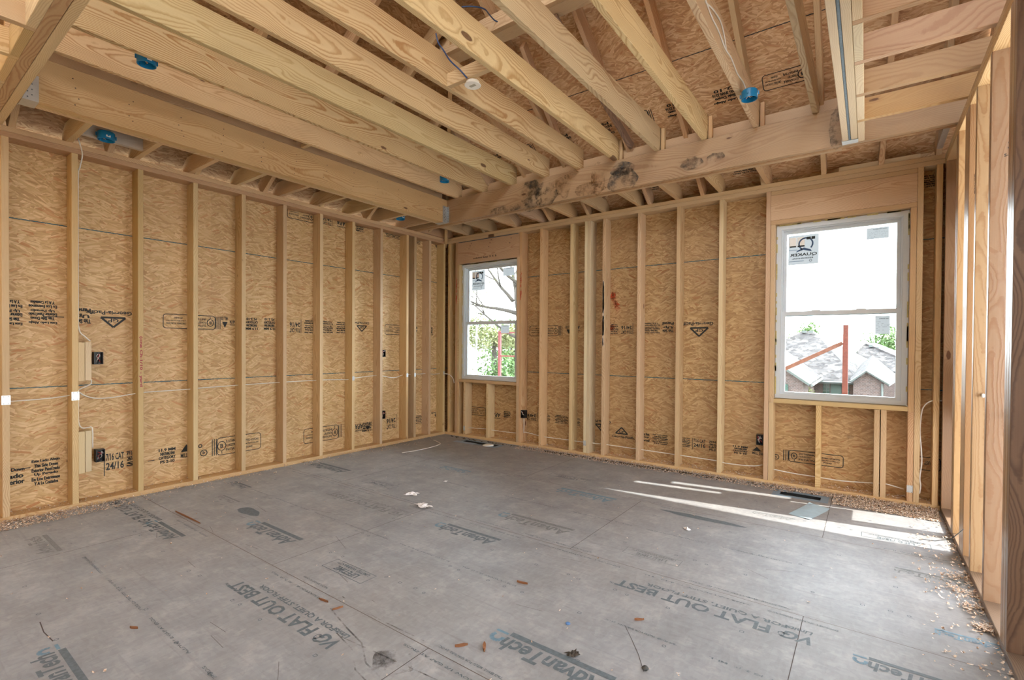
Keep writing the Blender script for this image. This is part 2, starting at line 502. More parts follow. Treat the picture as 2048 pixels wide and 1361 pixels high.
def board(name, x0, x1, y0, y1, z0, z1, mat=None, parent=None):
    d = (x1 - x0, y1 - y0, z1 - z0)
    ax = sorted(range(3), key=lambda i: -d[i])
    e = [Vector((1, 0, 0)), Vector((0, 1, 0)), Vector((0, 0, 1))]
    m = frame(((x0 + x1) / 2, (y0 + y1) / 2, (z0 + z1) / 2), e[ax[0]], e[ax[1]])
    return link(name, lumber_mesh(d[ax[0]], d[ax[1]], d[ax[2]]), mat or PINE, parent, m)


def bar(name, p, q, w, t, up, mat=None, parent=None):
    """a board from p to q; UP is the direction of its width"""
    p, q = Vector(p), Vector(q)
    return link(name, lumber_mesh((q - p).length, w, t), mat or PINE, parent, frame((p + q) / 2, q - p, up))


def cut_board(name, pts, t, o, ex, ey, mat=None, parent=None):
    """outline pts in the plane (ex, ey) about o, thickness t centred; ex is the grain"""
    mb = MB(); mb.prism(pts, lambda a, b, c: (a, b, c), -t / 2, t / 2)
    return mb.build(name, mat or PINE, parent, world=frame(o, ex, ey))


ORD = ['first', 'second', 'third', 'fourth', 'fifth', 'sixth', 'seventh', 'eighth', 'ninth', 'tenth', 'eleventh', 'twelfth', 'thirteenth', 'fourteenth', 'fifteenth']

# ------------------------------------------------------------------ printing
_tcache = {}


def text_polys(body):
    if body in _tcache: return _tcache[body]
    cu = bpy.data.curves.new('lettering', 'FONT'); cu.body = body; cu.resolution_u = 2; cu.size = 1; cu.offset = 0.03
    o = bpy.data.objects.new('lettering', cu); COL.objects.link(o)
    dg = bpy.context.evaluated_depsgraph_get(); dg.update()
    me = bpy.data.meshes.new_from_object(o.evaluated_get(dg))
    v = [(q.co.x, q.co.y) for q in me.vertices]; f = [tuple(p.vertices) for p in me.polygons]
    bpy.data.objects.remove(o); bpy.data.curves.remove(cu); bpy.data.meshes.remove(me)
    xs = [a for a, b in v] or [0, 1]; ys = [b for a, b in v] or [0, 1]
    r = (v, f, min(xs), max(xs), min(ys), max(ys)); _tcache[body] = r
    return r


class Print:
    """flat marks drawn in 2d metres, laid on a surface"""
    def __init__(s): s.v = []; s.f = []

    def text(s, body, x, y, w=None, h=None, slant=0.0):
        v, f, x0, x1, y0, y1 = text_polys(body)
        sx = (w / (x1 - x0)) if w else None; sy = (h / (y1 - y0)) if h else None
        sx = sx or sy; sy = sy or sx
        n = len(s.v)
        s.v += [(x + (a - x0) * sx + slant * (b - y0) * sy, y + (b - y0) * sy) for a, b in v]; s.f += [tuple(n + i for i in q) for q in f]
        return s

    def rect(s, x0, y0, x1, y1):
        n = len(s.v); s.v += [(x0, y0), (x1, y0), (x1, y1), (x0, y1)]; s.f.append((n, n + 1, n + 2, n + 3)); return s

    def poly(s, pts):
        n = len(s.v); s.v += pts; s.f.append(tuple(range(n, n + len(pts)))); return s

    def line(s, pts, w):
        for a, b in zip(pts, pts[1:]):
            dx, dy = b[0] - a[0], b[1] - a[1]; L = math.hypot(dx, dy) or 1; nx, ny = -dy / L * w / 2, dx / L * w / 2
            s.poly([(a[0] - nx, a[1] - ny), (b[0] - nx, b[1] - ny), (b[0] + nx, b[1] + ny), (a[0] + nx, a[1] + ny)])
        return s

    def ring(s, cx, cy, r, w, a0=0, a1=360, sx=1.0, seg=24):
        pts = [(cx + sx * r * math.cos(R(a0 + (a1 - a0) * i / seg)), cy + r * math.sin(R(a0 + (a1 - a0) * i / seg))) for i in range(seg + 1)]
        return s.line(pts, w)

    def rbox(s, x0, y0, x1, y1, r, w):
        pts = []
        for cx, cy, a in ((x1 - r, y1 - r, 0), (x0 + r, y1 - r, 90), (x0 + r, y0 + r, 180), (x1 - r, y0 + r, 270)):
            for i in range(5): pts.append((cx + r * math.cos(R(a + 22.5 * i)), cy + r * math.sin(R(a + 22.5 * i))))
        pts.append(pts[0]); return s.line(pts, w)

    def scribble(s, x0, y0, x1, y1, rows, w, rnd, fill=.75):
        """a worn block of small print, built as short dashes"""
        hh = (y1 - y0) / rows
        for k in range(rows):
            x = x0
            while x < x1:
                L = rnd.uniform(.3, 1.2) * hh
                if rnd.random() < fill: s.rect(x, y0 + k * hh + hh * .2, min(x + L * .8, x1), y0 + k * hh + hh * (.2 + w))
                x += L
        return s

    def wear(s, rnd, keep):
        
        def big(q):
            xs = [s.v[i][0] for i in q]; ys = [s.v[i][1] for i in q]
            return max(max(xs) - min(xs), max(ys) - min(ys)) > .035
        s.f = [q for q in s.f if rnd.random() < keep or big(q)]; return s

    def build(s, name, mat, parent, o, ex, ey, lift=.0012):
        ex, ey, o = Vector(ex), Vector(ey), Vector(o); nn = ex.cross(ey)
        me = bpy.data.meshes.new(name)
        me.from_pydata([tuple(o + ex * a + ey * b + nn * lift) for a, b in s.v], [], s.f); me.update()
        return link(name, me, mat, parent)

# ================================================================== the setting
FX0, FX1, FY0, FY1 = -0.02, 5.66, -6.2, 0.02
# floor (with holes for the two duct openings is not needed: the ducts sit in shallow boots)
REG = [(4.415, 4.715, -0.415, -0.315), (0.70, 1.25, -0.39, -0.30)]
fb = MB()
xs = sorted({FX0, FX1} | {r[0] for r in REG} | {r[1] for r in REG})
for a, b_ in zip(xs, xs[1:]):
    hole = [r for r in REG if r[0] <= a and b_ <= r[1]]
    if hole:
        r = hole[0]; fb.box(a, b_, FY0, r[2], -.022, 0); fb.box(a, b_, r[3], FY1, -.022, 0)
    else:
        fb.box(a, b_, FY0, FY1, -.022, 0)
floor = fb.build('floor', FLOOR); tag(floor, kind='structure')
bounce_slab = MB().box(5.66, 14.0, -10.5, 0.3, -.03, -.002).box(-.02, 5.66, -10.5, -6.2, -.03, -.002).build('floor', flat('pale concrete deck', (.46, .455, .44), .8, 0, .1, 3)); tag(bounce_slab, kind='structure')  # unseen pale slabs, added to bounce sunlight into the room

# left wall sheathing
lw = MB(); lw.box(-5.9, 0.012, -.30, 2.80, -.012, 0)
wl_ = lw.build('wall_left', WALL_OSB, world=frame((0, 0, 0), (0, 1, 0), (0, 0, 1))); tag(wl_, kind='structure')
# strip of the left wall above the plate
# back wall sheathing with two window openings
WIN = [(0.405, 1.385), (4.322, 5.284)]
SILL, HEAD = 0.80, 2.40
bw = MB(); X0, X1 = 0.0, 5.66
edges = [X0] + [e for w in WIN for e in w] + [X1]
for i, (a, b_) in enumerate(zip(edges, edges[1:])):
    if i % 2 == 0: bw.box(a, b_, -.30, 2.86, -.012, 0)
    else: bw.box(a, b_, -.30, SILL, -.012, 0); bw.box(a, b_, HEAD, 2.86, -.012, 0)
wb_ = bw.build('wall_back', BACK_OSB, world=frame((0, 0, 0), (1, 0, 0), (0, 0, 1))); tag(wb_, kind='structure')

# roof sheathing: two sloping planes that meet over the hip
SL = math.hypot(1, .667); CO = 1 / SL; SI = .667 / SL


def roof_z(d): return 2.958 + .667 * (d - .14)


def rl(d): return (d - .14) * SL      # distance up the slope


rb = MB()
pts = [(-.35, rl(-.35)), (5.70, rl(-.35)), (5.70, rl(5.7)), (5.7, rl(5.7))]
rb.prism([(-.35, rl(-.35)), (5.70, rl(-.35)), (5.70, rl(5.7))], lambda a, b, c: (a, b, c), -.014, 0)
roof_b = rb.build('ceiling', ROOF_OSB, world=frame((0, -.14, 2.958), (1, 0, 0), (0, -CO, SI))); tag(roof_b, kind='structure')
rb = MB()
# local x = -Y direction reversed: keep local x along +Y, local y up the slope towards +X
rb.prism([(.35, rl(-.35)), (-5.8, rl(5.8)), (-5.81, rl(5.8)), (-5.81, rl(-.35))], lambda a, b, c: (a, b, c), 0, .014)
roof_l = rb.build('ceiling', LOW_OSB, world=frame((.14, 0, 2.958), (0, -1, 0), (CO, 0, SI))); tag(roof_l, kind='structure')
for v in roof_l.data.vertices: v.co.x = -v.co.x
roof_l.data.flip_normals()

# the ground outside and the porch slab, unseen, added to shade the open bays
GROUND = flat('pale concrete and dry grass', (0.27, 0.27, 0.25), .9, 0, .35, .35)
ground = MB().box(-150, 150, -60, 220, -3.2, -3.1).build('ground', GROUND); tag(ground, kind='structure')
sun_blocker = MB(); sun_blocker.box(5.70, 9.6, -6.2, -.80, 2.86, 2.98)
po = sun_blocker.build('ceiling', flat('white sun blocker slab', (.55, .55, .54), .6)); tag(po, kind='structure')

# unseen sheathing added above and beside the open bays to block light
gw = MB(); gw.box(-6.2, -4.75, 0, 2.80, 0, .012); gw.box(-3.55, -2.45, 0, 2.80, 0, .012); gw.prism([(-6.0, 2.80), (.0, 2.80), (.0, 2.85), (-6.0, roof_z(6.0) - .01)], lambda a, b, c: (a, b, c), 0, .012)
# unseen panels added outside the corner bay, with slits that shape the sun streaks
for a_, b_, c_, d_ in ((-.42, .0, .0, 1.19), (-.82, -.44, .75, 1.72), (-.29, .0, 1.19, 2.75), (-.44, -.36, 1.19, 2.75), (-.82, -.50, 1.72, 2.75), (-.36, -.29, 2.2, 2.75), (-.50, -.44, 2.50, 2.75)):
    gw.box(a_, b_, c_, d_, 0, .012)
gwo = gw.build('wall_right_blocker', ROOF_OSB, world=frame((5.645, 0, 0), (0, 1, 0), (0, 0, 1))); tag(gwo, kind='structure')

fw = MB(); fw.box(-2.46, 3.2, -.30, 2.80, -.012, 0); fw.prism([(-2.5, 2.80), (3.2, 2.80), (3.2, 3.0), (1.4, 4.2), (-2.5, 4.2)], lambda a, b, c: (a, b, c), -.012, 0)  # unseen wall behind the camera, added and cut out to limit incoming light
fwo = fw.build('wall_front', WALL_OSB, world=frame((3.2, -6.2, 0), (-1, 0, 0), (0, 0, 1))); tag(fwo, kind='structure')

# ================================================================== wall framing
ZP, ZT, ZU = 0.038, 2.714, 2.79
D = 0.14


def place(o, label, cat, group=None): return tag(o, label, cat, group)


place(board('bottom_plate', 0.002, D, -5.6, -0.002, 0, ZP, PINE), 'flat bottom plate under the studs of the long wall of sheathing', 'wall plate')
place(board('bottom_plate', D + .001, 5.488, -D, -.002, 0, ZP, PINE), 'flat bottom plate on the floor under both windows', 'wall plate')
place(board('bottom_plate', 5.49, 5.63, -6.0, -.002, 0, ZP, OLD), 'sunlit bottom plate under the open bays beside the camera', 'wall plate')
place(board('top_plate', 0.002, D, -5.6, -.002, ZT, 2.7515, FIR), 'lower top plate along the long wall of sheathing', 'wall plate')
place(board('top_plate', 0.002, D, -5.6, -.144, 2.7525, ZU, PINE), 'upper top plate along the long wall of sheathing, under the short joists', 'wall plate')
place(board('top_plate', D + .001, 5.488, -D, -.002, ZT, 2.7515, FIR), 'lower top plate above both windows', 'wall plate')
place(board('top_plate', 0.002, 5.488, -D, -.002, 2.7525, ZU, PINE), 'upper top plate of the window wall, under the short joists', 'wall plate')
place(board('top_plate', 5.49, 5.63, -6.0, -.002, ZT, 2.7515, PINE), 'lower top plate over the open bays, bright underneath', 'wall plate')
place(board('top_plate', 5.49, 5.63, -6.0, -.002, 2.7525, ZU, PINE), 'upper top plate over the open bays', 'wall plate')
place(board('top_plate', 4.80, 5.34, -.125, -.085, 2.7905, 2.83, PALE), 'short pale board lying on the top plate above the large window', 'board')


def nail_plate(st, o, ex, ey, w=.036, h=.064):
    mb = MB(); mb.prism([(-w / 2, -h / 2), (w / 2, -h / 2), (w / 2, h / 2), (-w / 2, h / 2)], lambda a, b, c: (a, b, c), 0, .0016)
    for a in (-.011, .011):
        for b in (-.025, .025): mb.box(a - .0018, a + .0018, b - .0018, b + .0018, .0016, .002)
    p = mb.build('nail_plate', STEEL, st, world=frame(o, ex, ey)); p['label'] = 'white steel nail plate'
    p.data.materials.append(BLACK)
    for q in p.data.polygons[6:]: q.material_index = 1
    return p


# studs of the long wall: (near face y)
LST = [-4.554, -4.183, -3.768, -3.359, -2.942, -2.530, -2.112, -1.697, -1.290, -0.868, -0.733, -0.462, -0.182]
notes = {1: 'with two pale spacer blocks nailed on', 2: 'with red marker writing down its edge', 7: 'with a steel nail plate at cable height',
         8: 'with two black outlet boxes beside it', 9: 'first of a close pair near the corner', 10: 'second of a close pair near the corner', 11: 'next to last before the room corner',
         12: 'tight in the room corner'}
for i, y in enumerate(LST):
    lab = '%s long wall stud from its near end' % ORD[i]
    if i in notes: lab += ', ' + notes[i]
    s = place(board('wall_stud', 0.002, D, y, y + .038, ZP + .0005, ZT - .0005, PINE), lab, 'wall stud', 'studs of the long sheathed wall')
    if i in (0, 1): nail_plate(s, (D + .0005, y + .019, .865), (0, 1, 0), (0, 0, 1), .046, .066)
    if i in (7, 9, 10, 12): nail_plate(s, (D + .0005, y + .019, .875), (0, 1, 0), (0, 0, 1), .03, .05)
    if i == 2:
        pr = Print(); pr.text('(one Ch:1/10 - yard', 0, 0, h=.024)
        L = max(a for a, b in pr.v); pr.v = [(a * .42 / L, b) for a, b in pr.v]
        pr.build('handwriting', REDINK, s, (D + .0005, y + .007, 1.33), (0, 0, -1), (0, 1, 0))

# studs of the window wall: (left face x, kind)
BST = [(0.187, 'stud', 'pine stud in the room corner beside the small window', PINE),
       (0.327, 'king', 'king stud on the corner side of the small window, with faint red paint', FIR),
       (1.433, 'king', 'king stud right of the small window, with a black outlet box', FIR),
       (1.741, 'stud', 'pine stud, first one right of the small window framing', PINE),
       (2.167, 'stud', 'pine stud between the small window and the doubled stud', PINE),
       (2.365, 'pack', 'near half of the pale doubled stud between the windows', PALE),
       (2.404, 'pack', 'far half of the pale doubled stud between the windows', PALE),
       (2.585, 'stud', 'pine stud streaked with white paint', PINE),
       (2.998, 'stud', 'pine stud, second one right of the doubled stud', PINE),
       (3.417, 'stud', 'pine stud, third one right of the doubled stud', PINE),
       (3.831, 'stud', 'pine stud, last plain one before the large window', PINE),
       (4.243, 'king', 'king stud left of the large window', FIR),
       (5.325, 'king', 'king stud right of the large window, cable beside it', FIR),
       (5.440, 'stud', 'reddish stud in the corner beside the large window', FIR)]
for x, k, lab, m in BST:
    dx = .0 if k != 'pack' else .0
    s = place(board('wall_stud', x, x + .038, -D - (.012 if k == 'pack' else 0), -.002, (ZP + .0005), ZT - .0005, m), lab, 'wall stud', 'studs of the window wall')
    if lab.startswith('near half'): nail_plate(s, (x + .019, -D - .0125, .150), (1, 0, 0), (0, 0, 1), .034, .058)
    if 'white paint' in lab:
        rnd = random.Random(3); pr = Print()
        for k2 in range(60):
            zz = rnd.uniform(0, .72); pr.rect(.002 + rnd.uniform(0, .004), zz, .012 + rnd.uniform(0, .016) * (1 - abs(zz - .36)), zz + rnd.uniform(.02, .09))
        p = pr.build('paint_streak', PAINTW, s, (x + .002, -D, 1.27), (1, 0, 0), (0, 0, 1)); p['label'] = 'white spray paint streak'
    if x == 0.327 or x == 1.433:
        rnd = random.Random(5); pr = Print()
        for k2 in range(26):
            zz = rnd.uniform(0, .35); pr.rect(.012 + rnd.uniform(0, .02), zz, .020 + rnd.uniform(0, .016), zz + rnd.uniform(.01, .05))
        pr.build('paint_streak', PAINTO, s, (x, -D, 1.85), (1, 0, 0), (0, 0, 1))

def window_framing(xa, xb, name, hdr_mat, hz, cripples):
    place(board('jack_stud', xa - .039, xa - .001, -D, -.002, ZP + .0005, SILL - .04, FIR), 'short stud under the sill end nearest the corner, %s' % name if 'small' in name else 'short stud under the left sill end, %s' % name, 'stud')
    place(board('jack_stud', xa - .039, xa - .001, -D, -.002, SILL - .0385, hz - .0005, PINE), 'trimmer stud on the left of the opening, %s' % name, 'stud')
    place(board('jack_stud', xb + .001, xb + .039, -D, -.002, ZP + .0005, SILL - .04, FIR), 'short stud under the right sill end, %s' % name, 'stud')
    place(board('jack_stud', xb + .001, xb + .039, -D, -.002, SILL - .0385, hz - .0005, PINE), 'trimmer stud on the right of the opening, %s' % name, 'stud')
    place(board('rough_sill', xa - .0005, xb + .0005, -D, -.002, SILL - .038, SILL - .0005, PINE), 'flat board under %s' % name, 'window sill board')
    for i, x in enumerate(cripples):
        s = place(board('cripple_stud', x, x + .038, -D, -.002, ZP + .0005, SILL - .039, PINE), '%s short stud from the left under %s' % (ORD[i], name), 'stud', 'short studs under %s' % name)
        if 'small' in name and i == 0: nail_plate(s, (x + .019, -D - .0005, .122), (1, 0, 0), (0, 0, 1), .034, .062)


window_framing(0.405, 1.393, 'the small window', FIR, 2.405, [.490, .900])
window_framing(4.322, 5.284, 'the large window', FIR, 2.403, [4.655, 5.068, 5.1125])
for o in bpy.data.objects:
    if o.name.startswith('jack_stud') and o.get('label') == 'short stud under the right sill end, the large window':
        nail_plate(o, (5.304, -D - .0005, .140), (1, 0, 0), (0, 0, 1), .038, .058)
# headers
h = place(board('window_header', 0.367, 1.431, -D, -.10, 2.4065, ZT - .001, FIR), 'wide reddish header board over the small window, blue line on top', 'header beam')
Print().rect(0, 0, 1.03, .010).build('chalk_line', DARKSTEEL, h, (.385, -D, 2.700), (1, 0, 0), (0, 0, 1))
pr = Print().text('mixing bay 3 5 5', 0, 0, w=.40, h=.028); pr.build('printed_lettering', INK, h, (.66, -D, 2.445), (1, 0, 0), (0, 0, 1))
nails = Print()
for x, z in ((.58, 2.60), (.60, 2.64), (.62, 2.67), (.93, 2.59), (.95, 2.64), (.97, 2.68), (1.28, 2.60), (1.30, 2.66)): nails.ring(x - .367, z - 2.4, .004, .006, seg=8)
nails.build('nail_mark', INK, h, (.367, -D, 2.4), (1, 0, 0), (0, 0, 1))
place(board('window_header', 4.282, 5.324, -D, -.10, 2.443, 2.674, FIR), 'wide knotty header board over the large window', 'header beam')
place(board('flat_board', 4.282, 5.324, -D, -.002, 2.675, 2.7125, FIR), 'thin flat board between the large window header and the top plate', 'board')
place(board('flat_board', 4.2825, 5.3235, -D, -.002, 2.4045, 2.442, FIR), 'flat board closing the large window header underneath', 'board')

# open framing beside the camera: (near face y)
RST = [(-2.400, OLD, 'weathered brown stud nearest the camera, with a metal strap'), (-2.361, OPENST, 'second ply of the triple stud nearest the camera'), (-2.322, OPENST, 'third ply of the triple stud nearest the camera'),
       (-1.900, BROWNST, 'wide brown stud in the open bays, next after the triple stud'), (-1.510, OPENST, 'knotty stud in the open bays, before the packed studs'),
       (-1.262, OPENST, 'nearest ply of the packed studs in the open bays'), (-1.223, OPENST, 'second ply of the packed studs in the open bays'), (-1.184, OPENST, 'third ply of the packed studs in the open bays'), (-1.145, OPENST, 'far ply of the packed studs in the open bays'),
       (-.830, OPENST, 'nearer stud of the pair before the sunlit bay'), (-.770, OPENST, 'farther stud of the pair before the sunlit bay'), (-.200, OPENST, 'last stud of the open bays, stained, in the far corner')]
for i, (y, m, lab) in enumerate(RST):
    s = place(board('wall_stud', 5.4905, 5.6295, y, y + .038, ZP + .0005, ZT - .0005, m), lab, 'wall stud', 'studs of the open bays')
    if i in (3, 0):
        pr = Print().text('3', 0, .0, h=.035).text('S-P-F', -.012, -.035, h=.014); pr.build('printed_lettering', INK, s, (5.55, y, 2.23 if i == 3 else 1.75), (1, 0, 0), (0, 0, 1))
    if i == 5:
        pr = Print().text('2x6 NO.2', 0, 0, h=.022); pr.build('printed_lettering', INK, s, (5.515, y, 2.30), (0, 0, -1), (1, 0, 0))
    if i == 0:
        mb = MB(); mb.box(5.585, 5.589, y - .0015, y, .50, .62); mb.build('metal_strap', DARKSTEEL, s)
# pipes / cable ends poking out of the studs
for (x, y, z, L, lab) in ((5.49, -1.905, .96, .05, 'bare brass pipe stub sticking out of the wide brown stud'), (5.49, -.205, .95, .05, 'small brass pipe stub low on the far corner stud')):
    mb = MB(); mb.tube([(x + .09, y - .001, z), (x + .09, y - .03, z), (x + .085, y - L, z - .004)], .0085, 12)
    t = mb.build('pipe_stub', flat('brass', (.75, .58, .28), .25, .95), smooth=True); place(t, lab, 'pipe')
mb = MB(); mb.tube([(5.53, -1.5115, 1.02), (5.53, -1.53, 1.02), (5.527, -1.545, 1.012)], .008, 10)
place(mb.build('pipe_stub', CABLE, smooth=True), 'white cable end poking out of the knotty stud in the open bays', 'cable end')
mb = MB(); mb.tube([(5.49, -1.28, .20), (5.44, -1.25, .12), (5.37, -1.20, .075), (5.31, -1.16, .06)], .002, 6)
place(mb.build('wire', DARKSTEEL), 'thin stiff wire reaching over the bottom plate of the open bays', 'wire')

# ================================================================== low ceiling border: beams and short joists
ZB = 3.075
BB = tag(empty('ceiling_beam', (2.8, -.72, ZU)), 'long stained beam over the window wall, carrying the high joists', 'beam')
bb1 = board('ply', 0.03, 5.62, -.785, -.744, ZU + .0005, ZB, LVL, BB)
board('ply', 0.03, 5.62, -.735, -.7005, ZU + .0005, ZB - .002, LVL, BB)
board('ply', 0.03, 4.84, -.700, -.660, ZU + .0005, 3.19, PINE, BB)
board('steel_plate', 0.03, 5.62, -.7435, -.7355, ZU + .006, ZB - .004, DARKSTEEL, BB)


def stain_mat(name, c, a):
    m, n, l, b = new_mat(name); g = G(m.node_tree); t = n.new('ShaderNodeTexCoord')
    b.inputs['Base Color'].default_value = (*c, 1); b.inputs['Roughness'].default_value = .6
    v = g.noise(t.outputs['Object'], 18, 6, .75)
    v2 = g.noise(t.outputs['Object'], 5, 3)
    b.inputs['Alpha'].default_value = a
    l.new(g.math('MULTIPLY', g.math('MULTIPLY', g.math('SUBTRACT', g.math('ADD', g.math('MULTIPLY', v, .6), g.math('MULTIPLY', v2, .6)), .56, clamp=True), 6.0, clamp=True), a), b.inputs['Alpha'])
    return m


ST_B = stain_mat('dark mould stain', (0.09, 0.085, 0.075), .75)
ST_O = stain_mat('orange water stain', (0.33, 0.16, 0.05), .75)


def blob(x, z, rx, rz, rnd, n=28):
    rx *= 1.45; rz *= 1.35
    return [(x + rx * math.cos(t) * (1 + .3 * mnoise.noise((math.cos(t) * 1.5 + x * 9, math.sin(t) * 1.5, z))), z + rz * math.sin(t) * (1 + .35 * mnoise.noise((math.cos(t) * 1.7, math.sin(t) * 1.7 + x * 5, z + 3)))) for t in [2 * math.pi * i / n for i in range(n)]]


rnd = random.Random(2)
pr = Print()
for x, z, rx, rz in ((2.45, .17, .07, .10), (2.52, .25, .07, .03), (2.84, .15, .05, .13), (2.74, .06, .12, .05)): pr.poly(blob(x, z, rx, rz, rnd))
p = pr.build('water_stain', ST_O, bb1, (0, -.785, ZU), (1, 0, 0), (0, 0, 1)); p['label'] = 'orange water stains'
pr = Print()
for x, z, rx, rz in ((2.05, .12, .11, .12), (2.22, .10, .10, .10), (3.10, .08, .10, .09), (3.10, .19, .08, .05), (3.75, .10, .07, .04), (3.95, .11, .05, .03), (1.70, .03, .2, .03), (4.82, .13, .04, .12)): pr.poly(blob(x, z, rx, rz, rnd))
p = pr.build('mould_stain', ST_B, bb1, (0, -.785, ZU), (1, 0, 0), (0, 0, 1), .0016); p['label'] = 'dark mould stains'

LB = tag(empty('ceiling_beam', (.72, -2.6, ZU)), 'long pale beam above the long wall, dotted with nails', 'beam')
lb1 = board('ply', .745, .783, -4.544, -.7865, ZU + .0005, ZB, PINE, LB)
board('ply', .698, .7445, -4.544, -.7865, ZU + .0005, ZB - .002, PINE, LB)
board('ply', .655, .6975, -4.544, -.7865, ZU + .0005, 3.19, PINE, LB)
pr = Print(); rnd = random.Random(11)
for k in range(12):
    yy = .25 + k * .305
    for zz in (.05, .10, .16, .22): pr.ring(yy + rnd.uniform(-.02, .02), zz + rnd.uniform(-.02, .02), .0022, .004, seg=6)
pr.build('nail_mark', INK, lb1, (.783, -4.544, ZU), (0, 1, 0), (0, 0, 1))
board('cross_block', .80, .915, -2.725, -2.690, ZB + .001, ZB + .035, PINE, LB)

FB = tag(empty('ceiling_beam', (2.8, -4.6, ZU)), 'beam crossing the corner of the ceiling nearest the camera', 'beam')
board('ply', .03, 5.62, -4.588, -4.545, ZU + .0005, ZB, PINE, FB)
board('ply', .03, 5.62, -4.640, -4.590, ZU + .0005, ZB - .002, LVL, FB)
mb = MB(); mb.box(.03, .26, -4.545, -4.5445, 2.80, 2.805)
RB = tag(empty('ceiling_beam', (4.9, -2.6, ZU)), 'beam with a blue steel plate down its middle, above the open bays side', 'beam')
board('ply', 4.850, 4.888, -4.544, -.7865, ZU + .0005, ZB, PALE, RB)
board('ply', 4.903, 4.943, -4.544, -.7865, ZU + .0005, ZB, PALE, RB)
sp = board('steel_plate', 4.8885, 4.9025, -4.544, -.7865, ZU + .001, ZB, DARKSTEEL, RB); sp['label'] = 'blue-grey steel plate'


def hanger(x0, x1, y, sgn, label, h=.16):
    """U shaped steel beam hanger: seat, two cheeks and two flanges against the carrying beam"""
    mb = MB(); t = .002; L = .075
    ya, yb = sorted((y, y - sgn * L))
    mb.box(x0 - t, x1 + t, ya, yb, ZU - .0035, ZU - .0005)
    mb.box(x0 - t - .0005, x0 - .0005, ya, yb, ZU - .003, ZU + h); mb.box(x1 + .0005, x1 + t + .0005, ya, yb, ZU - .003, ZU + h)
    yf0, yf1 = sorted((y, y - sgn * t))
    if h > .13: mb.box(x0 - .035, x0 - .0005, yf0, yf1, ZU, ZU + h)
    if h > .13: mb.box(x1 + .0005, x1 + .035, yf0, yf1, ZU, ZU + h)
    o = mb.build('beam_hanger', STEEL)
    nb = MB(); rr = random.Random(4)
    for k in range(9):
        z = ZU + .012 + k * h / 9.5
        for xx in ((x1 + .012, x1 + .024) if h > .13 else ()): nb.lathe([(.0, 0), (.004, 0), (.004, .003), (0, .003)], (0, 0, 0), 8) if False else nb.box(xx - .003, xx + .003, yf0 - .002, yf1 + .002, z, z + .006)
        nb.box(x1 + .0025, x1 + .006, ya + .02 + (k % 2) * .02, ya + .026 + (k % 2) * .02, z, z + .006)
    nb.build('nail', DARKSTEEL, o)
    return place(o, label, 'beam hanger', 'steel hangers at the beam ends')


hanger(.6550, .7835, -.7865, 1, 'nailed steel hanger where the pale beam meets the long stained beam', .20)
hanger(.6550, .7835, -4.5445, -1, 'steel hanger at the near end of the pale beam')
hanger(4.850, 4.943, -.7865, 1, 'steel seat under the end of the beam with the blue plate', .03)

PROFH = .14


def short_profile(L, clip=True):
    """(along, height): from the wall end (0) to the beam end (L)"""
    z0 = 0.0
    t0 = roof_z(.02) - ZU - .005
    dk = (PROFH - (roof_z(0) - ZU - .006)) / .667
    return [(0, 0), (L, 0), (L, PROFH), (max(dk - .02, .05), PROFH), (0, max(t0, .04))]


# along the window wall
for i, x in enumerate([.135, .53, .937, 1.342, 1.750, 2.162, 2.572, 2.990, 3.402, 3.820, 4.235]):
    cut_board('ceiling_joist', short_profile(.638), .038, (x + .019, -.021, ZU + .0008), (0, -1, 0), (0, 0, 1), PINE if i % 2 else FIR)
    o = bpy.context.scene.objects[-1] if False else None
SJ = [o for o in COL.objects if o.name.startswith('ceiling_joist')]
for i, o in enumerate(SJ):
    place(o, 'short joist from the window wall to the stained beam, %s from the room corner' % ORD[i], 'ceiling joist', 'short joists over the window wall')
# along the long wall
for i, y in enumerate([-4.213, -3.798, -3.398, -2.996, -2.580, -2.168, -1.763, -1.353, -.958]):
    o = cut_board('ceiling_joist', short_profile(.633), .038, (.021, y + .019, ZU + .0008), (1, 0, 0), (0, 0, 1), PINE)
    place(o, 'short joist from the long wall to the pale beam, %s from its near end' % ORD[i], 'ceiling joist', 'short joists over the long wall')
# above the open bays
for i, y in enumerate([-4.06, -3.65, -3.238, -2.828, -2.418, -2.016, -1.604, -1.198]):
    o = place(board('ceiling_joist', 4.9445, 5.62, y, y + .038, ZU + .0008, ZU + .14, BJOIST), 'short joist over the open bays, %s from the near end' % ORD[i], 'ceiling joist', 'short joists over the open bays')
    ya = y + .039
    yb = (-4.06, -3.65, -3.238, -2.828, -2.418, -2.016, -1.604, -1.198, -.7865)[i + 1] - .001
    place(board('blocking', 4.9445, 4.984, ya, yb, ZU + .0008, ZU + .139, PALE), 'block between short joists over the open bays, %s from the near end' % ORD[i], 'blocking', 'blocks along the beam with the blue plate')
place(board('blocking', 5.43, 5.468, -.655, -.16, ZU + .03, ZU + .14, GREYW), 'whitish board with pencil marks in the corner above the large window', 'board')
# nearest the camera, beyond the cross beam
for i, x in enumerate([.50, .91, 1.318, 1.715, 2.12, 2.53, 2.94]):
    place(board('ceiling_joist', x, x + .038, -5.75, -4.6405, ZU + .0008, ZU + .14, PINE), 'short joist running towards the camera, %s from the long wall' % ORD[i], 'ceiling joist', 'short joists nearest the camera')
    if i < 6:
        x2 = [.50, .91, 1.318, 1.715, 2.12, 2.53, 2.94][i + 1]
        place(board('blocking', x + .039, x2 - .001, -4.679, -4.6405, ZU + .0008, ZU + .14, PALE if i == 3 else PINE), 'block against the cross beam, %s from the long wall' % ORD[i], 'blocking', 'blocks along the cross beam')

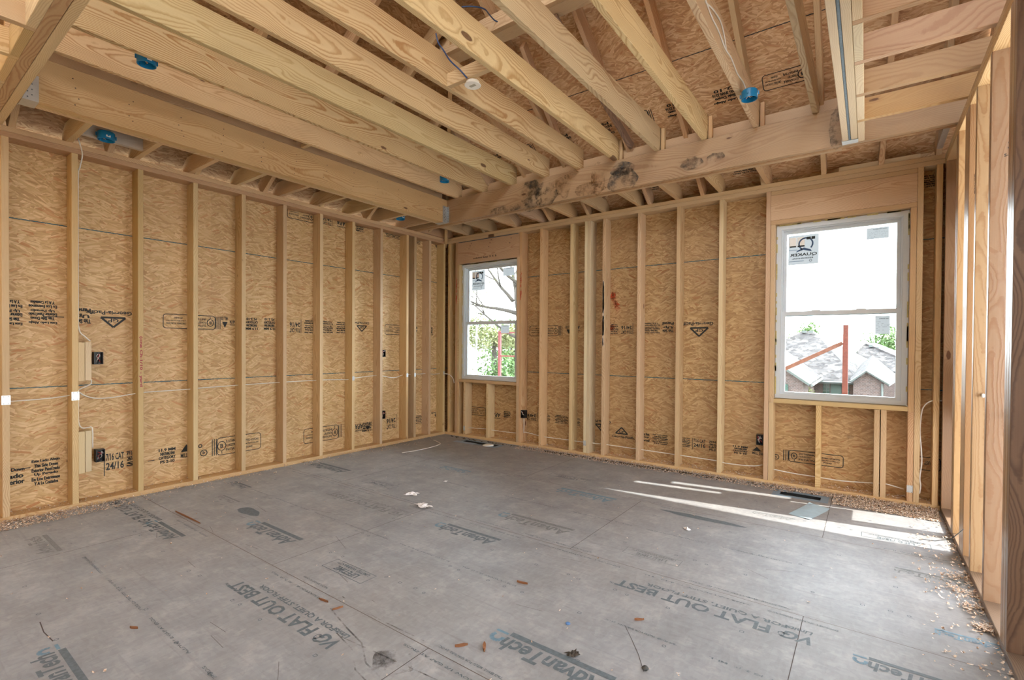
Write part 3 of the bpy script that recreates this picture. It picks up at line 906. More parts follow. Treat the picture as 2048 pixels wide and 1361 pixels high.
# ================================================================== high joists
JX = [.914, 1.325, 1.746, 2.183, 2.596, 2.999, 3.412, 3.830, 4.238, 4.653]
JH = .222
for i, x in enumerate(JX):
    lab = 'long high joist, %s from the long wall' % ORD[i]
    o = place(board('long_joist', x, x + .038, -4.64, -.7005, ZB + .0008, ZB + JH, PINE_ROW), lab, 'ceiling joist', 'long high joists')
for i in (6, 7, 8, 5):
    x = JX[i]
    place(board('joist_block', x + .044, x + .076, -.742, -.7005, ZB + .0008, ZB + JH - .01, FIR), 'short upright block beside the %s long joist' % ORD[i], 'block', 'upright blocks on the stained beam')
lb = place(board('light_block', 2.6345, 2.9985, -2.712, -2.674, ZB + .002, ZB + .092, PINE), 'short board between two long joists, holding the white round box', 'blocking')
place(board('blocking', .330, .368, -4.174, -3.799, ZU + .012, ZU + .102, GREYW), 'whitish board between two short joists, holding a blue box', 'blocking')
place(board('blocking', 1.268, 1.3245, -1.40, -1.25, ZB + .05, ZB + .13, PINE), 'small block behind the blue box at the far end of the joists', 'blocking')

# ================================================================== rafters
RH = .14


def rafter_back(x0, x1, ya, yb, label, mat=FIR):
    """under the back slope, from y=ya (low) to y=yb (high)"""
    ca = RH / 2
    def P(x, y):
        z = roof_z(-y) - .001
        return Vector((x, y, z)) + Vector((0, SI, -CO)) * 0 + Vector((0, 0, 0))
    nrm = Vector((0, -SI, -CO))     # into the room
    a = P(x0, ya) + nrm * (ca + .001); b = P(x1, yb) + nrm * (ca + .001)
    o = bar('rafter', a, b, RH, .038, nrm, mat)
    return place(o, label, 'rafter', 'rafters of the slope over the window wall')


def rafter_left(y, xa, xb, label, mat=FIR):
    nrm = Vector((SI, 0, -CO))
    a = Vector((xa, y, roof_z(xa))) + nrm * (RH / 2 + .002); b = Vector((xb, y, roof_z(xb))) + nrm * (RH / 2 + .002)
    o = bar('rafter', a, b, RH, .038, nrm, mat)
    return place(o, label, 'rafter', 'rafters of the slope over the long wall')


RX = [.85, 1.37, 1.89, 2.42, 3.125, 3.67, 4.215, 4.72, 5.30, 5.385]
RX0 = [.85, 1.37, 1.89, 2.40, 3.125, 3.67, 4.215, 4.69, 5.09, 5.45]
for i, (x, x0) in enumerate(zip(RX, RX0)):
    hi = min(x - .10, 4.5)
    rafter_back(x0 + .0, x + (.06 if i == 7 else 0) if i < 8 else x, -.03, -hi if i < 8 else -4.4, 'sloping rafter above the window wall, %s from the corner' % ORD[i])
for i, y in enumerate([-5.15, -4.50, -3.95, -3.33, -2.722, -2.10, -1.485, -.90, -.497]):
    rafter_left(y, .03, min(-y - .10, 4.4), 'sloping rafter above the long wall, %s from its near end' % ORD[i])
# hip rafter over the corner
a = Vector((.06, -.06, roof_z(.06) - .14)); b = Vector((4.8, -4.8, roof_z(4.8) - .14))
place(bar('hip_rafter', a, b, .19, .038, (0, 0, 1), PINE), 'long diagonal hip rafter climbing from the room corner', 'rafter')
# purlin under the rafters
PU = tag(empty('purlin', (3.5, -1.9, 3.89)), 'two-board brace running across under the sloping rafters', 'purlin')
board('edge_board', 1.85, 5.5, -2.005, -1.962, 3.894, 4.034, FIR, PU)
board('flat_board', 1.85, 5.5, -1.960, -1.822, 3.894, 3.928, PALE, PU)
place(bar('strut', (2.60, -1.75, 3.86), (2.44, -.70, 3.215), .089, .038, (0, .5, 1), FIR), 'leaning strut between the long joists and the brace', 'strut')
place(bar('strut', (3.00, -1.90, 3.86), (3.16, -.72, 3.20), .064, .038, (0, .5, 1), OLD), 'dark leaning strut under the sloping rafters', 'strut')

# ================================================================== windows
def window(idx, x0, x1, label_side):
    z0, z1 = SILL + .001, 2.402
    base = empty('window_%d' % idx, ((x0 + x1) / 2, -.05, z0)); tag(base, kind='structure')
    # outer frame with stepped profile
    f = MB()
    def ringbox(xa, xb, za, zb, w, ya, yb, wb=None, wt=None):
        wb = wb or w; wt = wt or w
        f.box(xa, xa + w, ya, yb, za, zb); f.box(xb - w, xb, ya, yb, za, zb)
        f.box(xa + w, xb - w, ya, yb, za, za + wb); f.box(xa + w, xb - w, ya, yb, zb - wt, zb)
    ringbox(x0 + .003, x1 - .003, z0 + .003, z1 - .004, .039, -.082, .015)
    ringbox(x0 + .042, x1 - .042, z0 + .034, z1 - .042, .012, -.060, .012)
    f.build('window_frame', WHITEV, base)
    zr = 1.582
    ax, bx = x0 + .054, x1 - .054
    # upper sash, set further out
    f = MB()
    ringbox(ax, bx, zr - .02, z1 - .054, .026, -.022, .004, wb=.030, wt=.026)
    f.build('upper_sash', WHITEV, base)
    f = MB()
    ringbox(ax - .010, bx + .010, z0 + .030, zr + .022, .034, -.058, -.026, wb=.032, wt=.036)
    f.box((ax + bx) / 2 - .20, (ax + bx) / 2 - .13, -.052, -.030, zr + .022, zr + .030); f.box((ax + bx) / 2 + .13, (ax + bx) / 2 + .20, -.052, -.030, zr + .022, zr + .030)
    f.build('lower_sash', WHITEV, base)
    g1 = MB().box(ax + .02, bx - .02, -.011, -.007, zr + .005, z1 - .07).build('glass', GLASS, base)
    g2 = MB().box(ax + .02, bx - .02, -.044, -.040, z0 + .055, zr - .01).build('glass', GLASS, base)
    fo = MB(); rnd = random.Random(idx)
    for k in range(46):
        t = rnd.random(); side = k % 3
        if side == 0: xx, zz = x0 + .006, z0 + .05 + t * 1.5
        elif side == 1: xx, zz = x0 + .02 + t * (x1 - x0 - .04), z1 - .006
        else: xx, zz = x1 - .006, z0 + .05 + t * 1.5
        s = rnd.uniform(.005, .011); L = rnd.uniform(.01, .05)
        if side == 1: fo.box(xx - L, xx + L, -.085, -.05, zz - .003, zz + .008)
        else: fo.box(xx - .005, xx + .005, -.085, -.05, zz - L, zz + L)
    p = fo.build('foam_seal', FOAM, base)

    # stickers on the panes, printed on the side facing out so they read mirrored from inside
    def sticker(xa, xb, za, zb, y, logo):
        st_ = MB(); st_.poly([(xa, y - .0004, za), (xb, y - .0004, za), (xb, y - .0004, zb), (xa, y - .0004, zb)]); st = st_.build('sticker', FILM, base)
        w, h = xb - xa, zb - za
        P = Print(); Q = Print(); WP = Print()
        if logo:
            cx, cy = w * .42, h * .69
            Q.ring(cx, cy, h * .20, h * .048, -60, 225, seg=30)
            Q.poly([(cx - w * .20, cy - h * .27), (cx + w * .08, cy - h * .20), (cx + w * .33, cy - h * .27), (cx + w * .28, cy - h * .21), (cx + w * .06, cy - h * .12), (cx - w * .16, cy - h * .20)])
            P.text('QUAKER', w * .05, h * .27, w * .90, h * .12)
            P.text('RESIDENTIAL', w * .18, h * .19, w * .70, h * .045)
            P.ring(w * .26, h * .12, h * .035, h * .014)
            P.rect(w * .12, h * .83, w * .24, h * .92); P.rect(w * .26, h * .83, w * .40, h * .92)
            WP.rect(w * .46, h * .60, w * .70, h * .93); WP.rect(w * .73, h * .60, w * .97, h * .93)
            P.rect(w * .46, h * .60, w * .69, h * .65); P.rect(w * .74, h * .60, w * .96, h * .65)
            Q.rect(w * .48, h * .115, w * .97, h * .13); Q.rect(w * .70, h * .50, w * .98, h * .515)
            WP.build('white_panel', WHITEP, st, (xb, y - .0010, za), (-1, 0, 0), (0, 0, 1), 0)
            Q.build('logo', BLUEINK_D, st, (xb, y - .0014, za), (-1, 0, 0), (0, 0, 1), 0)
        else:
            rnd = random.Random(int(w * 1e4))
            P.text('ENERGY PERFORMANCE', w * .1, h * .82, w * .62, h * .06)
            P.scribble(w * .08, h * .18, w * .92, h * .74, 6, .12, rnd, .35)
        P.build('printed_lettering', INK, st, (xb, y - .0016, za), (-1, 0, 0), (0, 0, 1), 0)
    if idx == 2:
        sticker(4.412, 4.652, 2.035, 2.306, -.012, True)
        sticker(5.000, 5.152, 2.203, 2.299, -.012, False)
        sticker(5.066, 5.166, 1.392, 1.545, -.045, False)
    else:
        sticker(.525, .762, 2.040, 2.314, -.012, True)
        sticker(1.075, 1.262, 2.203, 2.312, -.012, False)
        sticker(1.070, 1.205, 1.440, 1.545, -.045, False)
    return base


BLUEINK_D = flat('dark blue ink', (0.03, 0.075, 0.16), .5)
window(1, 0.405, 1.385, 'small')
window(2, 4.322, 5.284, 'large')

# ================================================================== stamps on the wall sheathing
def gp(P, x, y, w, tri=True, crop=1.0):
    P.text('Georgia-Pacific', x, y, w, w * .14)
    if tri:
        cx = x + w * .42; b = y + w * .20; hw, hh = w * .30, w * .30
        P.line([(cx - hw * .9, b + hh * .05), (cx + hw * .9, b + hh * .05), (cx, b + hh * .92), (cx - hw * .9, b + hh * .05)], hh * .17)
        P.text('GP', cx - hw * .40, b + hh * .14, hw * .80, hh * .34)
    return P


def cert(P, x, y, w, h, flip=False):
    P.rbox(x + w * .10, y, x + w, y + h, h * .18, .0065)
    for k in range(3): P.rect(x + k * .018, y + h * .02, x + k * .018 + .007, y + h * .98)
    cx = x + w * .19; P.ring(cx, y + h * .52, h * .26, .007, sx=.85); P.text('B', cx - h * .08, y + h * .40, h * .16, h * .24)
    P.line([(cx, y + h * .26), (cx + .002, y + h * .06)], .006)
    for k, t in enumerate(('SUSTAINABLE', 'FORESTRY', 'INITIATIVE')): P.text(t, x + w * .27, y + h * (.68 - k * .24), w * (.30 if k != 1 else .22), h * .15)
    for k, t in enumerate(('CERTIFIED SOURCING', 'www.sfiprogram.org', 'SFI-00400')): P.text(t, x + w * (.62 if k < 2 else .68), y + h * (.58 - k * .20), w * (.33 if k < 2 else .14), h * .13)
    return P


LINES = ['Este Lado Abajo', 'This Side Down', 'Exterior Panelizado', 'Up Pegado', 'En Los Extremos', 'Y A La Costados']


def block6(P, x, y, w, h, lines=LINES):
    n = len(lines)
    for k, t in enumerate(lines):
        P.text(t, x + (w * .08 if k % 2 else 0), y + h * (1 - (k + 1) / n) + h * .02, w * (.92 if k % 2 == 0 else .78), h / n * .80)
        P.text(t, x + (w * .08 if k % 2 else 0) + .0018, y + h * (1 - (k + 1) / n) + h * .02, w * (.92 if k % 2 == 0 else .78), h / n * .80)
    return P


def usmi(P, x, y, w, h):
    return block6(P, x, y, w, h, ['11.9 MM', 'SHEATHING SPAN', 'CATEGORY', 'PS 2-10'])


def mill(P, x, y, w, h):
    P.poly([(x, y + h * .45), (x + w * .5, y + h), (x + w, y + h * .45)]); P.text('MILL 500', x, y, w * 1.2, h * .34); return P


def apa(P, x, y, w, h):
    P.text('APA', x, y, w, h * .6, .2); P.text('THE ENGINEERED', x, y + h * .7, w, h * .18); return P


def spanb(P, x, y, w, h, rnd):
    P.text('24/16', x + w * .1, y + h * .05, w * .85, h * .42); P.text('7/16 CAT', x + w * .1, y + h * .56, w * .85, h * .40); P.rect(x, y - h * .25, x + .006, y + h)
    return P


def wear_ink(P, seed, keep): return P.wear(random.Random(seed), keep)


SXL = (0, 1, 0); UP = (0, 0, 1); DN = (0, 0, -1)
Lw = wl_


def left_up(P, y, z, keep=.97, seed=1): wear_ink(P, seed, keep).build('printed_lettering', INK, Lw, (0, y, z), (0, 1, 0), UP)
def left_dn(P, y, z, keep=.97, seed=1): wear_ink(P, seed, keep).build('printed_lettering', INK, Lw, (0, y, z), (0, -1, 0), DN)
def back_up(P, x, z, keep=.97, seed=1): wear_ink(P, seed, keep).build('printed_lettering', INK, wb_, (x, 0, z), (1, 0, 0), UP)
def back_dn(P, x, z, keep=.97, seed=1): wear_ink(P, seed, keep).build('printed_lettering', INK, wb_, (x, 0, z), (-1, 0, 0), DN)


rs = random.Random(21)
# middle row of the long wall, upside down
left_dn(block6(Print(), 0, 0, .16, .19), -4.43, 1.585); left_dn(block6(Print(), 0, 0, .17, .18), -4.24, 1.59)
left_dn(Print().line([(0, .08), (.12, .08)], .006), -4.10 - .1, 1.55); left_dn(block6(Print(), 0, 0, .10, .13, ['This Side', 'Up', 'Panel']), -4.04, 1.55)
left_dn(gp(Print(), 0, 0, .30), -3.77, 1.545)
left_dn(cert(Print(), 0, 0, .47, .125), -3.075, 1.534)
left_dn(mill(apa(Print(), 0, .03, .05, .06), .07, 0, .05, .11), -2.94, 1.535)
left_dn(usmi(Print(), 0, 0, .13, .13), -2.72, 1.54); left_dn(usmi(Print(), 0, 0, .13, .13), -2.54, 1.545)
left_dn(spanb(Print(), 0, .02, .14, .12, rs), -2.25, 1.535); left_dn(block6(Print(), 0, 0, .15, .15), -2.075, 1.543)
left_dn(block6(Print(), 0, 0, .15, .14), -1.86, 1.542); left_dn(block6(Print(), 0, 0, .15, .14), -1.675, 1.542)
left_dn(gp(Print(), 0, 0, .26), -1.35, 1.56)
left_dn(cert(Print(), 0, 0, .36, .125), -.745, 1.534); left_dn(mill(Print(), 0, 0, .10, .12), -.55, 1.53); left_dn(usmi(Print(), 0, 0, .12, .12), -.25, 1.53)
# lower row, right way up
left_up(block6(Print(), 0, 0, .10, .13, ['p Down', 'ado', 'terior']), -4.515, .23); left_up(block6(Print(), 0, 0, .17, .20), -4.385, .195)
left_up(Print().line([(0, .12), (.05, .12)], .006).line([(.25, .13), (.34, .135)], .006), -4.44, .22)
left_up(spanb(Print(), .01, .02, .14, .15, rs), -3.97, .20); left_up(block6(Print(), 0, 0, .06, .14, ['7/16', '24/16', 'S']), -3.81, .23)
left_up(usmi(Print(), 0, 0, .14, .14), -3.58, .205); left_up(Print().line([(0, 0), (.05, 0)], .006), -3.66, .25)
left_up(mill(Print(), 0, 0, .09, .12), -3.41, .23); left_up(Print().ring(.03, .03, .028, .008).text('b', .02, .02, .02, .03).ring(.0, .10, .014, .008), -3.25, .215)
left_up(cert(Print(), 0, 0, .46, .165), -3.15, .20)
left_dn(cert(Print(), 0, 0, .48, .16), -1.738, .33); left_dn(apa(mill(Print(), .0, 0, .07, .09), .10, .0, .12, .10), -1.33, .30)
left_dn(usmi(Print(), 0, 0, .16, .12), -1.40 + .1, .31); left_dn(spanb(Print(), 0, 0, .17, .15, rs), -.91, .32)
left_dn(block6(Print(), 0, 0, .12, .12), -.46 + .0, .30); left_dn(gp(Print(), 0, 0, .24), -.04, .32)
# just under the top plate
left_dn(cert(Print(), 0, 0, .34, .13), -2.07, 2.76); left_dn(spanb(Print(), 0, .02, .13, .09, rs), -1.87, 2.75); left_dn(apa(Print(), 0, .02, .12, .09), -1.69, 2.75)
left_dn(usmi(Print(), 0, 0, .13, .10), -1.43, 2.75); left_dn(block6(Print(), 0, 0, .28, .10), -.85, 2.765); left_dn(gp(Print(), 0, 0, .18), -.10, 2.76); left_dn(block6(Print(), 0, 0, .12, .10), -.50, 2.76)
# window wall, lower row
back_up(cert(Print(), 0, 0, .30, .11), .475, .30, .9, 4)
back_dn(apa(Print(), 0, .02, .14, .09), 1.04, .38); back_dn(usmi(Print(), 0, 0, .13, .09), 1.21, .40)
back_dn(spanb(Print(), 0, 0, .20, .09, rs), 1.63, .40); back_dn(block6(Print(), 0, 0, .08, .10), 1.82, .41); back_dn(block6(Print(), 0, 0, .20, .105), 2.075, .42)
back_dn(block6(Print(), 0, 0, .10, .10), 2.245, .41); back_dn(gp(Print(), 0, 0, .28), 2.64, .42)
back_up(gp(Print(), 0, 0, .27), 2.66, .222); back_up(block6(Print(), 0, 0, .10, .10, ['This Side', 'Up Facing', 'Panel']), 3.005, .225)
back_up(block6(Print(), 0, 0, .18, .11), 3.135, .213); back_up(block6(Print(), 0, 0, .12, .10), 3.425, .22); back_up(spanb(Print(), 0, .01, .14, .095, rs), 3.555, .22)
back_up(block6(Print(), 0, 0, .08, .105, ['7/16', '24/16', 'CAT', 'PS-2']), 3.72, .215); back_up(usmi(Print(), 0, 0, .145, .085), 3.95, .218); back_up(mill(Print(), 0, 0, .08, .075), 4.125, .235)
back_up(Print().ring(.02, .025, .022, .007).text('b', .012, .015, .016, .02), 4.312, .212)
back_up(cert(Print(), 0, 0, .465, .105), 4.39, .211); back_dn(Print().rbox(0, 0, .14, .105, .02, .0065).text('SUST', .05, .03, .05, .03), 5.50, .385)
# window wall, middle row, upside down
back_dn(cert(Print(), 0, 0, .48, .125), 1.985, 1.525); back_dn(mill(apa(Print(), 0, .0, .09, .07), .12, 0, .07, .10), 2.235, 1.52)
back_dn(spanb(Print(), 0, .02, .15, .10, rs), 2.90, 1.53); back_dn(block6(Print(), 0, 0, .10, .12), 2.72, 1.53)
back_dn(block6(Print(), 0, 0, .19, .12), 3.20, 1.535); back_dn(block6(Print(), 0, 0, .13, .12, ['This Side', 'Up', 'Panel']), 3.352, 1.54); back_dn(gp(Print(), 0, 0, .33), 3.752, 1.54)
back_dn(block6(Print(), 0, 0, .14, .10), 5.46, 2.68)
# darker knot-like flake and a drilled mark low on the sheathing
Print().poly(blob(0, 0, .055, .015, rs)).build('resin_mark', ST_B, wb_, (4.87, 0, .476), (.9, 0, .35), (-.35, 0, .9))
Print().poly(blob(0, 0, .035, .018, rs)).build('resin_mark', ST_B, wb_, (4.07, 0, .74), (1, 0, 0), (0, 0, 1))
# orange spray paint
pr = Print(); rr = random.Random(8)
for k in range(90):
    t = rr.random(); zz = t * .42; xx = .05 * math.sin(t * 3.1) + rr.gauss(0, .012); pr.poly(blob(xx, zz, rr.uniform(.004, .016), rr.uniform(.01, .03), rr, 8))
p = pr.build('spray_paint', stain_mat('orange spray mist', (0.62, 0.10, 0.03), .8), wb_, (2.640, 0, 1.47), (1, 0, 0), (0, 0, 1)); p['label'] = 'orange spray paint'
# stamps on the slope over the window wall (seen from below, upside down)
rexx, reyy = Vector((-1, 0, 0)), Vector((0, CO, -SI))


def roof_pt(x, d): return (x, -d, roof_z(d))


def roof_dn(P, x, d): P.build('printed_lettering', INK, roof_b, roof_pt(x, d), rexx, reyy)


roof_dn(gp(Print(), 0, 0, .36, False).scribble(.06, -.07, .30, -.02, 2, .4, rs), 5.05, .27)
for k, x in enumerate((4.60, 4.15, 3.75, 3.35, 2.95, 2.5, 2.05, 1.6, 1.15)):
    roof_dn(block6(Print(), 0, 0, .22, .13), x, .22 if k % 2 else .30)
    roof_dn((cert(Print(), 0, 0, .34, .13) if k % 3 == 0 else block6(Print(), 0, 0, .30, .14, ['Este Lado Abajo', 'This Side Down', 'SHEATHING SPAN 32/16', 'PS 2-10'])), x + .05, .86)
roof_dn(block6(Print(), 0, 0, .22, .16, ['U.S. MILL 500', 'PS 2-10', '32/16', 'MILL 500']), 3.10, 2.02); roof_dn(block6(Print(), 0, 0, .22, .16, ['EXPOSURE 1', 'SIZED', '0.451 IN']), 3.40, 2.02)
lxx, lyy = Vector((0, 1, 0)), Vector((CO, 0, SI))


def rooflp(P, y, d): P.build('printed_lettering', INK, roof_l, (d, y, roof_z(d)), Vector((0, -1, 0)), Vector((-CO, 0, -SI)), .0015)


def rooflu(P, y, d): P.build('printed_lettering', INK, roof_l, (d, y, roof_z(d)), Vector((0, -1, 0)), Vector((-CO, 0, -SI)), .0015)


rooflu(block6(Print(), 0, 0, .55, .09, ['SHEATHING SPAN 32/16 EXPOSURE 1', 'SIZED FOR SPACING']), -3.98 + .02, .34)
rooflu(gp(Print(), 0, 0, .30), -2.80, .33); rooflu(block6(Print(), 0, 0, .2, .12), -2.40, .30); rooflu(spanb(Print(), 0, 0, .16, .12, rs), -2.18, .28)
rooflu(block6(Print(), 0, 0, .2, .12), -1.78, .30); rooflu(spanb(Print(), 0, 0, .16, .10, rs), -3.45, .30); rooflu(block6(Print(), 0, 0, .2, .12), -1.38, .28); rooflu(block6(Print(), 0, 0, .2, .12), -.98, .28)

# ================================================================== stamps on the floor
def fl(P, x, y, mat=None, keep=.93, seed=3): wear_ink(P, seed, keep).build('printed_lettering', mat or INKF, floor, (x, y, 0), (-1, 0, 0), (0, -1, 0), .0008)


def flatout(x, y, keep=.95, mat=None, seed=3):
    P = Print(); P.text('FLAT OUT BEST', .12, .0, .74, .075); P.text('TM', .865, .055, .022, .015); P.text('\u00ae', .06, .02, .03, .04)
    P.text('FOR A QUIET, STIFF FLOOR', .06, -.055, .66, .036); P.text('VG', -.06, .0, .12, .07, .3); P.text('Limits', -.04, -.05, .10, .03, .2)
    fl(P, x, y, mat, keep, seed)


def lifetime(x, y, w=.355, h=.105, keep=.97, mat=None, seed=3):
    P = Print(); P.line([(0, 0), (w, 0), (w, h), (0, h), (0, 0)], .004); P.text('LIFETIME', w * .22, h * .44, w * .55, h * .42); P.text('LIMITED WARRANTY', w * .10, h * .10, w * .80, h * .22)
    fl(P, x, y, mat, keep, seed)


def advan(x, y, w=.46, keep=.93, mat=None, seed=3, logo=True, s=1.0):
    P = Print(); P.text('AdvanTech', 0, .0, w, w * .19, .15); P.rect(-.01, -w * .085, w, -w * .025)
    fl(P, x, y, mat, keep, seed)
    if logo:
        Q = Print(); Q.ring(w * 1.08, w * .05, w * .055, w * .04, -40, 200, seg=10); Q.rect(w * 1.02, -w * .05, w * 1.15, -w * .02)
        fl(Q, x, y, BLUEINK, .85, 6)


# y is the edge farther from the camera
flatout(3.18, -3.945, .97)
lifetime(2.860, -3.478)
advan(3.09, -2.70)
advan(3.39, -2.262, .52, .75, INKF2, 9)
advan(2.06, -3.478, .50, .92)
advan(1.39, -3.908, .42, .90)
flatout(.90, -3.905, .85, None, 12)
flatout(4.80, -2.70, .93, None, 5)
lifetime(5.36, -1.05, .36, .09, .85, INKF, 2)
lifetime(4.15, -2.27, .34, .09, .85, INKF2, 2)
advan(4.25, -3.49, .48, .96)
advan(2.74, -4.69, .40, .96)
advan(5.40, -2.74, .36, .95); advan(5.50, -2.29, .22, .8, BLUEINK, 4, False)
advan(.82, -2.235, .55, .8, INKF, 5, False); lifetime(1.63, -2.27, .40, .10, .8); flatout(2.19, -2.72, .8, INKF2, 8)
advan(1.80, -1.51, .36, .6, BLUEINK, 7, False); lifetime(2.89, -1.03, .40, .09, .8); advan(3.34, -1.45, .52, .6, BLUEINK, 2, False)
advan(4.58, -1.06, .26, .8, INKF2, 3, False); advan(5.46, -1.62, .30, .5, INKF2, 3, False)
advan(.95, -3.35, .28, .7, INKF2, 5, False); advan(.62, -3.10, .30, .7, INKF, 5, False); advan(1.05, -4.45, .4, .7, INKF2, 5, False)
P = Print(); P.poly(blob(0, 0, .10, .035, rs)); fl(P, 1.24, -3.62 + .22, INKF); P = Print(); P.poly(blob(.2, .02, .19, .028, rs)); fl(P, 4.24, -1.43, INKF)
# fine print along the panel edges
rnd = random.Random(33)
for y, x0, x1 in ((-3.79, .4, 5.3), (-3.71, .5, 5.3), (-2.56, .3, 5.3), (-2.48, .6, 5.3), (-1.37, .4, 5.3), (-1.30, 1.2, 5.3), (-4.36, 1.2, 3.2), (-3.10, .6, 5.2), (-4.93, 1, 5), (-1.90, .8, 5.0)):
    P = Print(); x = x0
    while x < x1:
        w = rnd.uniform(.25, .7)
        if rnd.random() < .62: P.text(rnd.choice(['T&G EDGE  SIZED FOR SPACING  24 OC', 'EXPOSURE 1  APA RATED STURD-I-FLOOR', 'ALLOW 1/8 GAP AT ENDS', '23/32 CATEGORY  PS 2-10  MILL']), -x - w, 0, w * .8, .013)
        x += w
    P.wear(rnd, .75).build('printed_lettering', INKF, floor, (0, y, 0), (-1, 0, 0), (0, -1, 0), .0009)
# nailing marks: small rings and squares in rows on the joist lines
P = Print()
for y in (-4.66, -4.36, -4.06, -3.447, -3.143, -2.83, -2.22, -1.9, -1.6, -1.05, -.75):
    x = .4 + rnd.uniform(0, .2)
    while x < 5.35:
        if rnd.random() < .8:
            if rnd.random() < .5: P.ring(-x, 0 - y + rnd.uniform(-.01, .01), .008, .0035, seg=6)
            else:
                a = -y + rnd.uniform(-.01, .01); P.line([(-x - .008, a - .007), (-x + .008, a - .007), (-x + .008, a + .007), (-x - .008, a + .007), (-x - .008, a - .007)], .003)
        x += rnd.choice([.07, .11, .21, .33, .41])
P.build('nailing_mark', INKF, floor, (0, 0, 0), (-1, 0, 0), (0, -1, 0), .0009)
P = Print()
for x, ya, yb in ((2.27, -2.52, -3.752), (4.79, 0, -1.335), (4.79, -2.52, -3.752), (3.53, -1.335, -2.52), (1.09, -1.335, -2.52), (2.35, 0, -1.335), (3.55, -3.752, -4.97), (1.11, -3.752, -4.97)): P.rect(-x - .0015, -ya, -x + .0015, -yb)
P.line([(-2.0, 4.677), (-2.12, 4.685), (-2.24, 4.677)], .004).line([(-4.143, 3.10), (-4.20, 3.17), (-4.27, 3.26), (-4.33, 3.353)], .0025)
for k in range(40):
    x, y = rnd.uniform(.5, 5.2), -rnd.uniform(.5, 4.6); a = rnd.uniform(-.6, .6); L = rnd.uniform(.03, .25); P.line([(-x, -y), (-x - L * math.cos(a), -y + L * math.sin(a))], .0016)
P.build('floor_seam', flat('dark seam', (.07, .055, .05), .8), floor, (0, 0, 0), (-1, 0, 0), (0, -1, 0), .0006)
P = Print()
for k in range(5):
    for x0_, y0_ in ((3.02, -3.86),): P.line([(-3.60 + k * .19 - .5, 3.83 + .02 * k), (-3.55 + k * .19 - .4, 3.845 + .02 * k)], .006)
pts = [(-2.95, 3.82), (-3.15, 3.87), (-3.30, 3.90), (-3.42, 3.97), (-3.60, 4.0), (-3.75, 4.08)]
P.line(pts, .007).line([(a, b + .05) for a, b in pts[1:]], .006).line([(-2.9, 3.72), (-3.2, 3.74), (-3.5, 3.73)], .006).poly(blob(-3.50, 3.90, .07, .05, rnd))
P.build('scuff_mark', stain_mat('dark scuff', (.10, .10, .105), .7), floor, (0, 0, 0), (-1, 0, 0), (0, -1, 0), .0010)

# ================================================================== electrical
def round_box(x, y, zrim, label, board_side=None, r=.052, h=.062):
    t = empty('ceiling_box', (x, y, zrim)); tag(t, label, 'electrical box', 'blue round electrical boxes')
    mb = MB(); mb.lathe([(r - .004, 0), (r, 0), (r, h * .9), (r - .006, h), (0, h), (0, h - .004), (r - .008, h - .004), (r - .004, 0)], (x, y, zrim), 36)
    for a in (40, 220): mb.lathe([(0, 0), (.006, 0), (.006, .012), (0, .012)], (x + (r - .006) * math.cos(R(a)), y + (r - .006) * math.sin(R(a)), zrim), 8)
    b = mb.build('box', BLUEBOX, t, smooth=False)
    lug = MB()
    for a in (0, 90, 180, 270):
        cx, cy = x + (r + .006) * math.cos(R(a)), y + (r + .006) * math.sin(R(a)); lug.box(cx - .004, cx + .004, cy - .004, cy + .004, zrim + .020, zrim + .045)
    lug.build('mounting_lug', BLUEBOX, t)
    mb = MB(); mb.box(x + r - .0005, x + r + .0008, y - .013, y + .013, zrim + .014, zrim + .028); mb.build('label_plate', WHITEP, b)
    w = MB(); rr = random.Random(int(x * 100))
    for k in range(3):
        w.tube([(x - .01 + k * .01, y, zrim + h - .004), (x + rr.uniform(-.02, .02), y + rr.uniform(-.02, .02), zrim + .022), (x + rr.uniform(-.025, .025), y + rr.uniform(-.02, .02), zrim + .010)], .0022, 6)
    w.build('wires', COPPER, t, True)
    return t


round_box(1.258, -4.045, 3.062, 'blue round ceiling box between the two long joists nearest the pale beam, near end')
round_box(1.262, -1.325, 3.062, 'blue round ceiling box at the far end of the joists, near the stained beam')
round_box(4.331, -1.450, 3.008, 'blue round ceiling box hung on a joist side, white cables running to it')
round_box(.425, -4.045, 2.782, 'blue round box on the whitish board above the long wall')
round_box(.452, -1.245, 2.786, 'blue round box between the short joists near the room corner')
# white round box with its cable
t = empty('ceiling_box', (2.825, -2.672, 3.045)); tag(t, 'white round box hanging from the board between two long joists', 'electrical box')
mb = MB(); mb.lathe([(0, 0), (.054, 0), (.057, .003), (.054, .006), (.047, .008), (.045, .026), (0, .026)], (2.825, -2.660, 3.045), 40); c = mb.build('cover', flat('bright white plastic', (.92, .90, .82), .4), t)
mb = MB(); mb.box(2.802, 2.850, -2.672, -2.650, 3.0435, 3.0448); mb.build('label_plate', flat('grey label', (.45, .42, .33), .6), c)


def cable(name, pts, r, mat, label, grp=None, sub=4, seg=8):
    P = [Vector(p) for p in pts]; out = []
    for i in range(len(P) - 1):
        p0 = P[max(i - 1, 0)]; p1 = P[i]; p2 = P[i + 1]; p3 = P[min(i + 2, len(P) - 1)]
        for k in range(sub):
            u = k / sub
            out.append(.5 * ((2 * p1) + (p2 - p0) * u + (2 * p0 - 5 * p1 + 4 * p2 - p3) * u * u + (3 * p1 - p0 - 3 * p2 + p3) * u ** 3))
    out.append(P[-1])
    mb = MB(); mb.tube(out, r, seg); o = mb.build(name, mat, smooth=True)
    return place(o, label, 'cable', grp)


